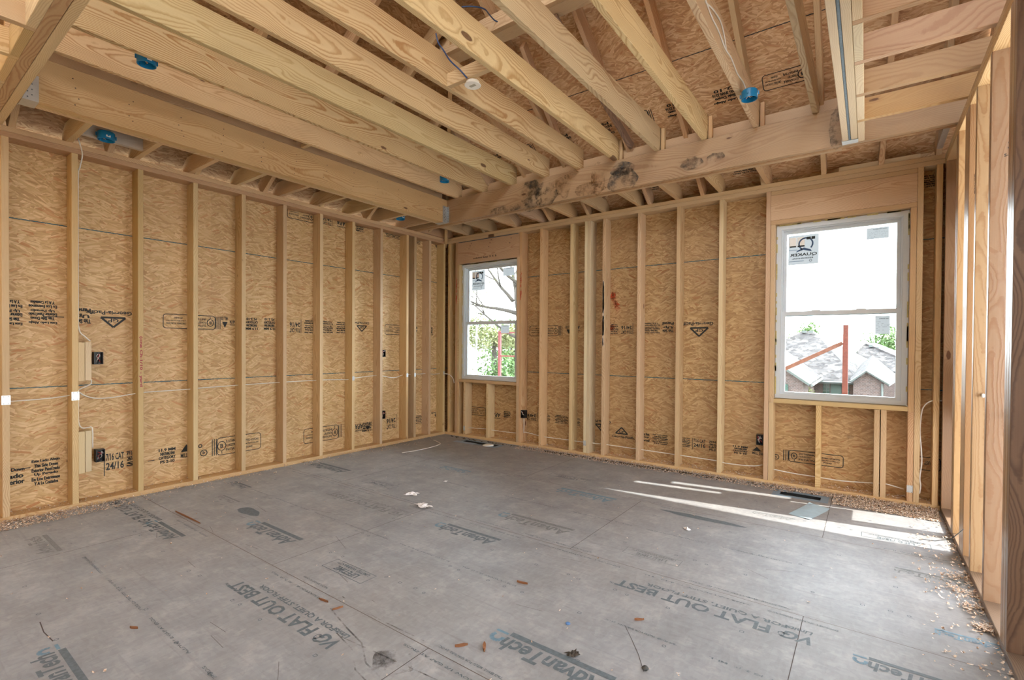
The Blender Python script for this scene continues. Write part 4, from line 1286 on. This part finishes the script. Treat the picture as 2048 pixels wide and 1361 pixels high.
cable('cable', [(4.281, -2.4, 3.175), (4.281, -2.378, 3.171), (4.281, -2.238, 3.213), (4.281, -2.067, 3.238), (4.281, -1.973, 3.203), (4.281, -1.922, 3.143)], .0042, CABLE, 'white cable stapled to the joist side, upper strand', 'white cables on the joist side')
cable('cable', [(4.281, -2.393, 3.179), (4.281, -2.355, 3.168), (4.281, -2.252, 3.155), (4.281, -2.117, 3.159), (4.281, -2.017, 3.145), (4.281, -1.931, 3.138), (4.281, -1.77, 3.155), (4.281, -1.593, 3.14), (4.281, -1.402, 3.165), (4.281, -1.284, 3.152)], .0042, CABLE, 'white cable stapled to the joist side, running down to the blue box', 'white cables on the joist side')
cable('cable', [(2.575, -2.763, 3.44), (2.584, -2.75, 3.38), (2.606, -2.722, 3.335), (2.700, -2.752, 3.215), (2.782, -2.745, 3.13), (2.824, -2.716, 3.072)], .0052, BLUECAB, 'dark blue cable hanging down to the white round box')
cable('cable', [(2.398, -2.308, 3.95), (2.459, -2.271, 3.95), (2.509, -2.223, 3.95), (2.531, -2.176, 3.95), (2.522, -2.119, 3.95), (2.512, -2.04, 3.95), (2.525, -1.997, 3.95), (2.554, -1.976, 3.95), (2.582, -1.972, 3.95)], .0052, BLUECAB, 'dark blue cable sagging by the brace under the rafters')
# runs through the studs of the long wall
LC = [(-5.6, .86), (-4.50, .849), (-4.193, .865), (-4.165, .885), (-4.138, .897)]
cable('cable', [(.07, y, z) for y, z in LC] + [(.07, y, z) for y, z in ((-4.10, .862), (-4.033, .833), (-3.933, .829), (-3.759, .850), (-3.703, .855), (-3.364, .859), (-3.293, .863), (-2.947, .869), (-2.524, .873), (-2.095, .873), (-1.90, .868), (-1.696, .860), (-1.604, .873), (-1.28, .890), (-1.177, .875), (-1.05, .850), (-.96, .852), (-.859, .877), (-.618, .875), (-.434, .877), (-.30, .862), (-.17, .868))], .0045, CABLE, 'white cable running through the studs of the long wall')
cable('cable', [(.145, -.165, .868), (.20, -.150, .862), (.26, -.150, .842), (.30, -.145, .80), (.32, -.143, .74)], .0042, CABLE, 'white cable looping round the room corner below the small window')
cable('cable', [(.135, -4.150, 2.86), (.143, -4.131, 2.78), (.143, -4.120, 2.71), (.12, -4.130, 2.62), (.10, -4.137, 2.5), (.10, -4.138, 1.60), (.105, -4.135, 1.38), (.115, -4.10, 1.32), (.12, -4.07, 1.285)], .0045, CABLE, 'white cable dropping down the stud into the upper spacer block')
cable('cable', [(.12, -4.066, .985), (.12, -4.066, .955), (.115, -4.09, .935), (.11, -4.130, .915), (.10, -4.139, .895), (.10, -4.139, .80), (.10, -4.138, .66), (.115, -4.12, .612), (.125, -4.085, .612), (.13, -4.062, .600), (.13, -4.060, .45)], .0045, CABLE, 'white cable linking the upper and lower spacer blocks')
# run along the foot of the window wall
cable('cable', [(x, -.07, z) for x, z in ((.47, .115), (.60, .125), (.855, .138), (.907, .134), (1.30, .137), (1.429, .150), (1.50, .165), (1.689, .146), (1.754, .139), (2.121, .142), (2.214, .140), (2.423, .143), (2.604, .148), (2.957, .146), (3.385, .142), (3.809, .137), (3.893, .126), (4.05, .128), (4.157, .137), (4.226, .158))], .0045, CABLE, 'white cable running low through the studs between the windows')
cable('cable', [(x, -.07, z) for x, z in ((4.316, .130), (4.48, .118), (4.645, .116), (4.85, .112), (5.063, .130), (5.148, .138), (5.273, .115))], .0045, CABLE, 'white cable running low under the large window')
cable('cable', [(1.49, -.10, .355), (1.492, -.10, .28), (1.486, -.095, .20), (1.475, -.08, .155)], .0045, CABLE, 'white cable dropping from the black box right of the small window')
cable('cable', [(5.50, -.10, .86), (5.43, -.12, .857), (5.385, -.125, .81), (5.369, -.125, .74), (5.363, -.125, .60), (5.372, -.125, .47), (5.377, -.125, .36), (5.366, -.125, .24), (5.372, -.125, .17), (5.366, -.12, .11)], .0045, CABLE, 'white cable wavering down the stud right of the large window')
cable('cable', [(.62, -1.35, .006), (.66, -1.15, .006), (.66, -.90, .006), (.60, -.70, .006), (.45, -.62, .008), (.38, -.60, .012)], .0042, CABLE, 'loose white cable end lying on the floor near the room corner')
# outlet boxes
def outlet(x, y, z, face, label, w=.057, h=.098, d=.060, seed=1):
    """face: 'x' opens towards +x (long wall), 'y' opens towards -y (window wall); x,y,z = centre of the opening"""
    t = empty('outlet_box', (x, y, z)); tag(t, label, 'outlet box', 'black outlet boxes')
    T = (lambda a, b, c: (x - c, y + a, z + b)) if face == 'x' else (lambda a, b, c: (x + a, y + c, z + b))
    def bx(mb, a0, a1, b0, b1, c0, c1):
        mb.prism([(a0, b0), (a1, b0), (a1, b1), (a0, b1)], T, c0, c1)
    mb = MB(); k = .003
    bx(mb, -w / 2, -w / 2 + k, -h / 2, h / 2, 0, d); bx(mb, w / 2 - k, w / 2, -h / 2, h / 2, 0, d)
    bx(mb, -w / 2, w / 2, h / 2 - k, h / 2, 0, d); bx(mb, -w / 2, w / 2, -h / 2, -h / 2 + k, 0, d); bx(mb, -w / 2, w / 2, -h / 2, h / 2, d - k, d)
    for s in (-1, 1): bx(mb, -.007, .007, s * (h / 2 - .006) - .005, s * (h / 2 - .006) + .005, 0, .02)
    mb.build('box', BLACKBOX, t)
    rr = random.Random(seed)
    for nm, mt, n in (('white_wires', CABLE, 2), ('red_wire', flat('red wire', (.5, .03, .03), .5), 1)):
        m2 = MB()
        for j in range(n):
            pts = [T(rr.uniform(-.018, .018), -.035 + .017 * q, d * .75 - .012 * q + rr.uniform(-.006, .006)) for q in range(5)]
            pts = [Vector(p) + Vector((rr.uniform(-.003, .003), rr.uniform(-.006, .006), 0)) for p in pts]
            m2.tube(pts, .0024, 6)
        m2.build(nm, mt, t, True)
    return t


outlet(.125, -4.020, 1.152, 'x', 'black outlet box beside the upper pale spacer block', seed=3)
outlet(.125, -4.010, .378, 'x', 'black outlet box beside the lower pale spacer block', seed=4)
outlet(.125, -1.218, 1.165, 'x', 'upper black outlet box on the far part of the long wall', .050, .09, seed=5)
outlet(.125, -1.218, .392, 'x', 'lower black outlet box on the far part of the long wall', .050, .10, seed=6)
outlet(1.500, -.145, .405, 'y', 'black outlet box on the stud right of the small window', seed=7)
outlet(4.207, -.125, .400, 'y', 'black outlet box at the stud left of the large window', seed=8)
# pale spacer blocks that hold the boxes off the stud
for k, (z0, z1, dz) in enumerate(((.975, 1.275, 0), (.262, .585, -.004))):
    yy = -4.1445
    place(board('spacer_block', .045, .1335, yy + .0002, yy + .038, z0, z1, PALE), '%s pale spacer block against the stud, one of a nailed pair' % ('upper' if k == 0 else 'lower'), 'spacer block')
    place(board('spacer_block', .045, .1335, yy + .040, yy + .078, z0 + .006, z1 + .003, PALE), '%s pale spacer block beside the black box, other of a nailed pair' % ('upper' if k == 0 else 'lower'), 'spacer block')

# ================================================================== things on the floor
# duct openings in the floor
for k, (r, lab) in enumerate(zip(REG, ('blue-grey metal duct opening in the floor under the large window', 'half covered duct opening in the floor under the small window'))):
    t = empty('floor_duct', ((r[0] + r[1]) / 2, (r[2] + r[3]) / 2, 0)); tag(t, lab, 'duct opening')
    mb = MB(); e = .055; z = .0012
    mb.box(r[0] - e, r[1] + e, r[2] - e, r[2], .0002, z); mb.box(r[0] - e, r[1] + e, r[3], r[3] + e * .9, .0002, z); mb.box(r[0] - e, r[0], r[2], r[3], .0002, z); mb.box(r[1], r[1] + e, r[2], r[3], .0002, z)
    mb.build('flange', flat('blue-grey sheet metal', (.20, .30, .40), .5, .1, .15, 30), t)
    mb = MB(); mb.box(r[0], r[0] + .002, r[2], r[3], -.15, 0); mb.box(r[1] - .002, r[1], r[2], r[3], -.15, 0); mb.box(r[0], r[1], r[2], r[2] + .002, -.15, 0); mb.box(r[0], r[1], r[3] - .002, r[3], -.15, 0); mb.box(r[0], r[1], r[2], r[3], -.152, -.15)
    mb.build('duct', BLACK, t)
mb = MB(); mb.box(.60, .95, -.47, -.385, .0014, .0022)
place(mb.build('tape_strip', flat('pale blue tape', (.30, .42, .55), .5)), 'strip of pale blue tape along the duct opening under the small window', 'tape')
mb = MB(); mb.lathe([(0, 0), (.07, 0), (.075, .004), (.05, .014), (0, .017)], (1.14, -.385, .0015), 24)
place(mb.build('lid', WHITEP, smooth=True), 'white round lid lying at the end of the half covered duct opening', 'lid')
# loose metal sheet
c1, c2, c3, c4 = (4.648, -.563), (4.793, -.640), (4.690, -1.002), (4.546, -.944)
mb = MB(); n = 8; vv = []
for i in range(n + 1):
    for j in range(n + 1):
        u, v = i / n, j / n
        x = (1 - u) * ((1 - v) * c1[0] + v * c4[0]) + u * ((1 - v) * c2[0] + v * c3[0]); y = (1 - u) * ((1 - v) * c1[1] + v * c4[1]) + u * ((1 - v) * c2[1] + v * c3[1])
        vv.append((x, y, .004 + .003 * math.sin(u * 5) * math.sin(v * 4) + (.006 if j == 0 else 0)))
mb.v = vv + [(a, b, c - .0015) for a, b, c in vv]; N = (n + 1) ** 2
for i in range(n):
    for j in range(n):
        q = (i * (n + 1) + j, (i + 1) * (n + 1) + j, (i + 1) * (n + 1) + j + 1, i * (n + 1) + j + 1); mb.f.append(q); mb.f.append(tuple(N + a for a in reversed(q)))
place(mb.build('metal_sheet', flat('pale galvanised sheet', (.42, .58, .68), .45, .1, .15, 25), smooth=True), 'pale blue-grey metal sheet lying flat on the floor below the large window', 'metal sheet')


def crumple(name, x, y, w, d, mat, label, cat, seed, h=.018):
    mb = MB(); rr = random.Random(seed); n = 7; a = rr.uniform(0, 3)
    for i in range(n):
        for j in range(n):
            u, v = i / (n - 1) - .5, j / (n - 1) - .5
            r = 1 + .35 * rr.uniform(-1, 1)
            px, py = u * w * r, v * d * r
            mb.v.append((x + px * math.cos(a) - py * math.sin(a), y + px * math.sin(a) + py * math.cos(a), .002 + h * rr.random() * (1 - 2 * max(abs(u), abs(v)) * .7)))
    for i in range(n - 1):
        for j in range(n - 1): mb.f.append((i * n + j, (i + 1) * n + j, (i + 1) * n + j + 1, i * n + j + 1))
    return place(mb.build(name, mat), label, cat)


PLAST = flat('clear crumpled plastic', (.86, .88, .90), .15)
crumple('plastic_scrap', 1.91, -2.36, .10, .07, PLAST, 'small crumpled clear plastic scrap, farther of two on the open floor', 'plastic scrap', 1, .03)
crumple('plastic_scrap', 2.20, -2.51, .13, .07, PLAST, 'crumpled clear plastic scrap, nearer and larger of two on the open floor', 'plastic scrap', 2, .03)
crumple('plastic_scrap', 1.86, -1.90, .04, .03, PLAST, 'tiny white scrap on the floor towards the small window', 'plastic scrap', 5, .01)
crumple('plastic_scrap', 4.02, -1.74, .05, .03, PLAST, 'small white scrap beside the pencil marks on the floor', 'plastic scrap', 6, .02)
crumple('dirt_clump', 4.055, -3.43, .05, .035, flat('dark dirt', (.05, .04, .03), .9), 'small dark clump of dirt near the bottom of the view', 'dirt', 7, .02)
BARK = flat('brown wood splinter', (.24, .10, .04), .7)


def splinter(x, y, L, a, label, seed, mat=None, w=.008, z=.003):
    rr = random.Random(seed); mb = MB()
    dx, dy = math.cos(a), math.sin(a); p = []
    for t, ww in ((0, .2), (.3, 1), (.7, .8), (1, .1)):
        for s in (-1, 1): p.append((x + dx * L * (t - .5) - dy * s * w * ww * .5, y + dy * L * (t - .5) + dx * s * w * ww * .5))
    top = [(px, py, z + .004 + rr.uniform(0, .004)) for px, py in p]; bot = [(px, py, .0005) for px, py in p]
    mb.v = top + bot
    for i in range(3):
        a0, b0, c0, d0 = 2 * i, 2 * i + 1, 2 * i + 3, 2 * i + 2
        mb.f += [(a0, b0, c0, d0), (8 + d0, 8 + c0, 8 + b0, 8 + a0), (a0, d0, 8 + d0, 8 + a0), (b0, 8 + b0, 8 + c0, c0)]
    mb.f += [(0, 8, 9, 1), (6, 7, 15, 14)]
    o = mb.build('wood_splinter', mat or BARK)
    return place(o, label, 'wood splinter', 'splinters on the floor')


splinter(3.545, -3.060, .062, .2, 'brown splinter in the middle of the open floor', 1, w=.012)
splinter(3.651, -3.660, .055, .9, 'dark bent splinter at the front of the floor, nearer of a pair', 2, w=.012)
splinter(3.735, -3.610, .060, -.9, 'dark splinter at the front of the floor, farther of a pair', 3, w=.014)
splinter(2.86, -3.80, .07, .1, 'thin brown splinter beside the panel seam', 4)
splinter(1.03, -3.73, .42, .02, 'long thin brown splinter lying along the panel seam', 5, w=.006)
splinter(2.40, -4.44, .04, .5, 'small brown splinter left of the row of nailing marks', 6)
splinter(2.98, -3.50 - .30, .05, 1.2, 'short splinter by the printed warranty box', 7)
splinter(4.18, -3.02, .045, .7, 'small splinter on the right half of the floor', 8)
mb = MB(); mb.lathe([(0, 0), (.010, 0), (.011, .003), (.009, .005), (0, .005)], (3.930, -3.246, .0005), 16)
place(mb.build('disc', flat('blue plastic disc', (.08, .20, .45), .4)), 'small blue disc on the open floor', 'disc')
mb = MB(); mb.lathe([(0, 0), (.009, 0), (.014, .006), (.008, .013), (0, .014)], (4.330, -3.338, .0005), 14)
place(mb.build('pebble', flat('dark pebble', (.06, .06, .055), .8), smooth=True), 'small dark pebble near the bottom of the view', 'pebble')

# ------------------------------------------------------------------ shavings swept along the walls
CHIPM, n_, l_, b_ = new_mat('wood shavings'); g_ = G(CHIPM.node_tree)
at = n_.new('ShaderNodeTexCoord')
l_.new(g_.ramp(g_.noise(at.outputs['Object'], 130, 2), [(.32, (.22, .10, .05)), (.43, (.50, .33, .21)), (.52, (.76, .64, .52)), (.68, (.90, .86, .80))]), b_.inputs['Base Color']); b_.inputs['Roughness'].default_value = .7


def shavings(name, n, fn, label, seed, zb=0.0, smin=.007, smax=.021):
    rr = random.Random(seed); mb = MB()
    for k in range(n):
        q = fn(rr)
        if q is None: continue
        x, y, hz = q; s = rr.uniform(smin, smax); a = rr.uniform(0, 6.3); c, d = math.cos(a), math.sin(a)
        w = s * rr.uniform(.3, .6); lift = rr.uniform(.1, .8) * s; z = zb + .001 + hz * rr.random()
        pts = []
        for t in (-.5, 0, .5):
            zz = z + lift * (abs(t) * 1.2) + rr.uniform(0, .002)
            for u in (-.5, .5): pts.append((x + c * s * t - d * w * u, y + d * s * t + c * w * u, zz + rr.uniform(0, .002)))
        n0 = len(mb.v); mb.v += pts; mb.f += [(n0, n0 + 1, n0 + 3, n0 + 2), (n0 + 2, n0 + 3, n0 + 5, n0 + 4)]
    o = mb.build(name, CHIPM); tag(o, label, 'wood shavings', kind='stuff'); return o


def pile(x0, x1, y0, y1, power=1.6, along='x', dens=None, h=.016):
    def f(rr):
        u = rr.random(); v = rr.random() ** power
        if dens and rr.random() > dens(u): return None
        if along == 'x': return (x0 + (x1 - x0) * u, y1 + (y0 - y1) * v, h * (1 - v))
        return (x0 + (x1 - x0) * v, y0 + (y1 - y0) * u, h * (1 - v))
    return f


shavings('wood_shavings', 2600, pile(.145, .36, -4.95, -3.85, 1.3, 'y', lambda u: 1 - .75 * u), 'pale wood shavings heaped on the floor against the plate of the long wall', 1)
shavings('wood_shavings', 500, pile(.145, .40, -3.9, -.4, 2.2, 'y'), 'thin trail of wood shavings along the foot of the long wall', 2)
shavings('wood_shavings', 700, pile(.01, .13, -4.5, -.5, .8, 'y', lambda u: max(.12, 1 - 2.2 * u)), 'wood shavings lying on the bottom plate between the studs of the long wall', 3, ZP)
shavings('wood_shavings', 500, pile(4.35, 4.80, -.27, -.145, 1.0, 'x'), 'thin wood shavings behind the metal duct opening under the large window', 14)
shavings('wood_shavings', 5200, pile(4.80, 5.47, -.48, -.145, .95, 'x', lambda u: .45 + .55 * u, .02), 'thick wood shavings on the floor under the right part of the large window', 4)
shavings('wood_shavings', 2600, pile(1.5, 4.5, -.34, -.145, 1.5, 'x'), 'wood shavings along the foot of the wall between the windows', 5)
shavings('wood_shavings', 1900, pile(.7, 5.45, -.13, -.01, 1.0, 'x', lambda u: .3 + .7 * u), 'wood shavings on the bottom plate under the windows', 6, ZP)
shavings('wood_shavings', 300, pile(5.485, 5.25, -2.6, -.5, 2.0, 'y'), 'scattered shavings along the plate of the open bays', 7)
def clump(rr):
    cx, cy, sx = rr.choice([(5.42, -1.76, .05), (5.46, -1.95, .035), (5.44, -1.55, .04), (5.46, -2.15, .02)])
    return (min(5.484, rr.gauss(cx, sx)), rr.gauss(cy, sx), .008)
shavings('wood_shavings', 420, clump, 'small clumps of shavings beside the plate of the open bays', 8)
shavings('wood_shavings', 240, lambda rr: (rr.uniform(.4, 5.4), rr.uniform(-4.9, -.4), .002), 'shavings scattered over the whole floor', 9, smin=.006, smax=.016)
DIRT = flat('dark grit', (.10, .075, .05), .95, 0, .5, 60)
mb = MB(); rr = random.Random(5)
for k in range(700):
    x = rr.uniform(1.9, 3.9) if k % 3 else rr.uniform(.3, 5); y = -.19 - abs(rr.gauss(0, .035)); s = rr.uniform(.003, .008); mb.box(x - s, x + s, y - s, y + s, 0.0002, s)
tag(mb.build('grit', DIRT), 'dark grit along the foot of the wall between the windows', 'grit', kind='stuff')

# ================================================================== outside the windows
BRICK, n_, l_, b_ = new_mat('brick wall outside'); g_ = G(BRICK.node_tree)
tc_ = n_.new('ShaderNodeTexCoord'); xyz_ = g_.sep(tc_.outputs['Object'])
br = n_.new('ShaderNodeTexBrick'); l_.new(g_.comb(g_.math('ADD', xyz_[0], xyz_[1]), xyz_[2], 0.0), br.inputs[0]); br.inputs['Scale'].default_value = 4.5
br.inputs['Color1'].default_value = (.13, .085, .075, 1); br.inputs['Color2'].default_value = (.075, .05, .048, 1); br.inputs['Mortar'].default_value = (.18, .165, .155, 1)
l_.new(br.outputs[0], b_.inputs['Base Color']); b_.inputs['Roughness'].default_value = .9
SHIN, n_, l_, b_ = new_mat('roof shingles outside'); g_ = G(SHIN.node_tree)
tc_ = n_.new('ShaderNodeTexCoord')
v_ = g_.sep(g_.voro(g_.vmath('MULTIPLY', tc_.outputs['Object'], (5, 5, 9)), 1.0, out='Color', dims='3D'))[0]
l_.new(g_.ramp(v_, [(0, (.03, .028, .03)), (.5, (.06, .056, .058)), (1, (.11, .10, .10))]), b_.inputs['Base Color']); b_.inputs['Roughness'].default_value = .95
TRIMW = flat('pale trim', (.11, .125, .12), .6); WING = flat('green tinted window glass', (.03, .07, .055), .2); DOORM = flat('pale green door', (.09, .14, .12), .6)


def slab(mb, pts, t=.12):
    """a roof face with thickness downwards"""
    n = len(mb.v); k = len(pts); mb.v += [tuple(p) for p in pts] + [(p[0], p[1], p[2] - t) for p in pts]
    mb.f.append(tuple(n + i for i in range(k))); mb.f.append(tuple(n + k + i for i in reversed(range(k))))
    for i in range(k): j = (i + 1) % k; mb.f.append((n + i, n + k + i, n + k + j, n + j))


hs = empty('house', (2.2, 27, -3.1)); tag(hs, 'brick house with a steep hip roof seen through the large window, nearest of the two', 'house')
A1, A2 = (2.05, 26.2, 2.20), (2.55, 26.4, 2.20)
FL, FR, BR_, BL = (-1.6, 22, -.25), (4.75, 22, -.25), (6.35, 32.6, -.25), (-.9, 32.5, -.25)
mb = MB(); slab(mb, [FL, FR, A2, A1]); slab(mb, [FR, BR_, A2]); slab(mb, [A1, BL, FL]); slab(mb, [A2, BR_, BL, A1]); mb.build('roof', SHIN, hs)
mb = MB(); mb.prism([(-1.3, -3.1), (4.5, -3.1), (4.5, -.33), (-1.3, -.33)], lambda a, b, c: (a, c, b), 22.35, 31.5); mb.build('brick_wall', BRICK, hs)
# wing to the left
mb = MB(); pk = (1.15, 1.38); slab(mb, [(pk[0], 17, pk[1]), (3.22, 17, -.10), (3.22, 24, -.10), (pk[0], 24, pk[1])]); slab(mb, [(-1.0, 17, -.15), (pk[0], 17, pk[1]), (pk[0], 24, pk[1]), (-1.0, 24, -.15)]); mb.build('wing_roof', SHIN, hs)
mb = MB(); mb.prism([(-.8, -3.1), (2.95, -3.1), (2.95, -.02), (1.15, 1.20), (-.8, -.1)], lambda a, b, c: (a, c, b), 17.3, 24); mb.build('brick_wall', BRICK, hs)
mb = MB(); mb.tube([(1.15, 16.97, 1.30), (3.20, 16.97, -.16)], .075, 4); mb.tube([(3.26, 17, -.20), (3.26, 22.2, -.20)], .06, 4); mb.build('fascia', TRIMW, hs)
# gabled wing to the right
mb = MB(); slab(mb, [(4.96, 20, .36), (5.72, 20, -.18), (6.3, 26, -.18), (5.2, 27, .9)]); slab(mb, [(4.45, 20, -.12), (4.96, 20, .36), (5.2, 27, .9), (4.2, 26, -.1)]); mb.build('wing_roof', SHIN, hs)
mb = MB(); mb.prism([(4.52, -3.1), (5.56, -3.1), (5.56, -.16), (4.97, .26), (4.52, -.14)], lambda a, b, c: (a, c, b), 20.25, 27); mb.build('brick_wall', BRICK, hs)
mb = MB(); mb.tube([(4.43, 19.97, -.14), (4.96, 19.97, .32), (5.74, 19.97, -.22)], .05, 4); mb.tube([(5.50, 20.2, -.2), (5.50, 20.2, -3.0)], .045, 6); mb.tube([(-1.6, 21.96, -.34), (4.75, 21.96, -.34)], .07, 4); mb.build('gutter', TRIMW, hs)
for x0, x1, z0, z1, y in ((2.08, 2.42, -1.2, -.16 - .05, 17.28), (3.30, 3.56, -1.1, -.42, 22.33), (4.10, 4.32, -1.1, -.42, 22.33)):
    w = MB().box(x0, x1, y - .03, y, z0, z1).build('house_window', WING, hs)
    mu = MB()
    for k in range(1, 4): mu.box(x0, x1, y - .045, y - .03, z0 + (z1 - z0) * k / 4 - .012, z0 + (z1 - z0) * k / 4 + .012)
    mu.box((x0 + x1) / 2 - .012, (x0 + x1) / 2 + .012, y - .045, y - .03, z0, z1); mu.build('muntin', TRIMW, w)
MB().box(3.60, 4.02, 22.30, 22.34, -3.1, -.42).build('garage_door', DOORM, hs)
for x in (2.05, 2.38): MB().box(x, x + .2, 25.98, 26.12, 2.10, 2.22).build('roof_vent', TRIMW, hs)
h2 = empty('house', (7, 38, -3.1)); tag(h2, 'farther grey roofed house behind the gable, seen through the large window', 'house')
mb = MB(); slab(mb, [(3.4, 34, -.2), (8.4, 34, -.2), (6.6, 38.6, .9), (4.85, 37, 1.62)]); slab(mb, [(8.4, 34, -.2), (9.5, 44, -.2), (5.4, 40, 1.70), (4.85, 37, 1.62)]); slab(mb, [(3.4, 34, -.2), (4.85, 37, 1.62), (5.4, 40, 1.7), (3.0, 44, -.2)]); mb.build('roof', SHIN, h2)
mb = MB(); mb.prism([(3.8, -3.1), (8.0, -3.1), (8.0, -.3), (3.8, -.3)], lambda a, b, c: (a, c, b), 34.5, 42); mb.build('brick_wall', BRICK, h2)
for k in range(2): MB().box(5.05 + k * .35, 5.25 + k * .35, 36.55, 36.7, 1.35 - k * .15, 1.50 - k * .15).build('roof_vent', TRIMW, h2)

LEAF = [flat('leaf green %d' % i, c, .7) for i, c in enumerate(((.08, .16, .05), (.12, .20, .07), (.17, .19, .08)))]
BARKM = flat('grey bark', (.055, .048, .042), .9)


def leaves(mb, c, r, n, s, rr, shell=.35):
    for k in range(n):
        while True:
            d = Vector((rr.uniform(-1, 1), rr.uniform(-1, 1), rr.uniform(-1, 1)))
            if 0.05 < d.length < 1: break
        d = d.normalized() * (1 - shell * rr.random()); f = 1 + .25 * mnoise.noise(d * 2.5 + Vector(c))
        p = Vector(c) + Vector((d.x * r[0], d.y * r[1], d.z * r[2])) * f
        a = Vector((rr.uniform(-1, 1), rr.uniform(-1, 1), rr.uniform(-1, 1))).normalized(); b = a.cross(Vector((rr.uniform(-1, 1), rr.uniform(-1, 1), 1))).normalized()
        ss = s * rr.uniform(.6, 1.3); mb.poly([p - a * ss, p - b * ss * .45, p + a * ss, p + b * ss * .45])


def bushy(name, c, r, label, n=2500, s=.14, mat=0, seed=1, trunk=True):
    rr = random.Random(seed); t = empty(name, (c[0], c[1], -3.1)); tag(t, label, 'tree')
    mb = MB()
    for q in range(7):
        o = Vector((rr.uniform(-.5, .5) * r[0], rr.uniform(-.5, .5) * r[1], rr.uniform(-.4, .45) * r[2]))
        leaves(mb, Vector(c) + o, (r[0] * .6, r[1] * .6, r[2] * .6), n // 7, s, rr, .6)
    mb.build('foliage', LEAF[mat], t)
    if trunk:
        mb = MB(); mb.tube([(c[0], c[1], -3.1), (c[0] + .1, c[1], -1), (c[0], c[1], c[2])], .2, 8, radii=[.28, .2, .08]); mb.build('trunk', BARKM, t, True)
    return t


bushy('tree', (6.6, 47, .5), (2.4, 2, 3.2), 'round green tree behind the farther roof, large window', 3500, .16, 1, 3)
bushy('tree', (-.7, 40, 1.3), (1.6, 1.5, 2.2), 'green tree top behind the left slope of the nearer house roof', 2200, .15, 0, 4)
bushy('tree', (1.0, 42, 1.9), (1.2, 1.5, 2.1), 'tree top peeking over the ridge of the nearer house', 1800, .15, 1, 5)
bushy('tree', (4.5, 55, -.2), (2.6, 2, 1.7), 'low tree line between the two roofs', 2200, .16, 0, 6)
bushy('shrub', (2.95, 19.5, -.9), (.42, .4, .75), 'yellow-green shrub in front of the nearer house', 1500, .06, 2, 7)
bushy('tree', (-9.4, 13, 1.9), (2.6, 1.5, 1.1), 'loose green tree across the street, small window', 2600, .10, 2, 8)
bushy('tree', (-13.5, 20, 1.5), (4.5, 2, 2.0), 'darker tree farther behind, small window', 3000, .14, 1, 9)
bushy('shrub', (-2.35, 4.6, .55), (.75, .6, .75), 'leafy green branch tips low outside the small window', 1400, .055, 0, 10)
bushy('shrub', (-5.2, 6.4, .15), (1.0, .7, .55), 'yellowish sparse leaves low outside the small window', 500, .05, 2, 12)
# the bare branched tree outside the small window
rr = random.Random(14)
bt = empty('tree', (-1.2, 5.2, -3.1)); tag(bt, 'bare branched tree with sparse leaves outside the small window', 'tree')
mb = MB(); tips = []


def branch(p, d, L, r, lev):
    pts = [Vector(p)]; rad = [r]; dd = Vector(d).normalized()
    for k in range(6):
        dd = (dd + Vector((rr.uniform(-.22, .22), rr.uniform(-.22, .22), rr.uniform(-.2, .22)))).normalized()
        pts.append(pts[-1] + dd * L / 6); rad.append(r * (1 - (k + 1) / 7.5))
    mb.tube(pts, r, 7, radii=rad)
    tips.append(pts[-1]); tips.append(pts[-3]); tips.append(pts[3])
    if lev:
        for k in range(3):
            i = rr.choice((2, 3, 4, 5)); branch(pts[i], (dd + Vector((rr.uniform(-1, 1), rr.uniform(-.6, .6), rr.uniform(-.7, .9)))), L * .62, rad[i] * .62, lev - 1)


mb.tube([(-1.2, 5.2, -3.1), (-1.35, 5.2, -.5), (-1.7, 5.2, 1.2), (-2.3, 5.1, 2.1)], .2, 9, radii=[.26, .2, .15, .11])
for p, d, L, r in (((-2.3, 5.1, 2.1), (-1.1, 0, .25), 2.3, .060), ((-2.3, 5.1, 2.1), (-.25, 0, 1.2), 2.2, .075), ((-2.35, 5.1, 2.9), (-1, 0, .35), 2.0, .050), ((-2.5, 5.1, 2.45), (-.95, .1, .9), 1.7, .055), ((-1.7, 5.2, 1.2), (-1.6, 0, .75), 2.9, .05), ((-2.3, 5.1, 2.1), (.5, 0, 1), 2, .06)): branch(p, d, L, r, 2)
mb.build('trunk', BARKM, bt, True)
ml = MB()
for tp in tips: leaves(ml, tp, (.38, .3, .3), 13, .032, rr, .9)
ml.build('foliage', LEAF[2], bt)
# scaffolding on the outside of the wall
sc = empty('scaffold', (4.83, 1.1, -3.1)); tag(sc, 'rusty red scaffold post with a diagonal brace outside the large window', 'scaffold')
mb = MB(); mb.box(4.802, 4.850, 1.07, 1.13, -3.1, 1.519); mb.build('post', REDPAINT, sc)
bar('diagonal_brace', (4.00, 1.10, .885), (4.80, 1.10, 1.325), .040, .012, (0, 0, 1), flat('rusty steel brace', (.20, .10, .085), .8, 0, .4, 40), sc)
sc = empty('scaffold', (.19, 1.1, -3.1)); tag(sc, 'red scaffold frame with two rails outside the small window', 'scaffold')
REDP = flat('faded red paint', (.22, .05, .06), .7, 0, .4, 30)
mb = MB(); mb.box(.145, .185, 1.08, 1.12, -3.1, 1.51); mb.build('post', REDP, sc)
for z in (1.482, 1.105): MB().box(.185, 1.8, 1.09, 1.11, z - .012, z + .012).build('rail', REDP, sc)
mb = MB(); mb.tube([(-1.95, 3.0, -3.1), (-1.95, 3.0, 1.72)], .02, 8); place(mb.build('pole', flat('pale metal pole', (.25, .26, .26), .6), smooth=True), 'thin pale pole outside the small window', 'pole')
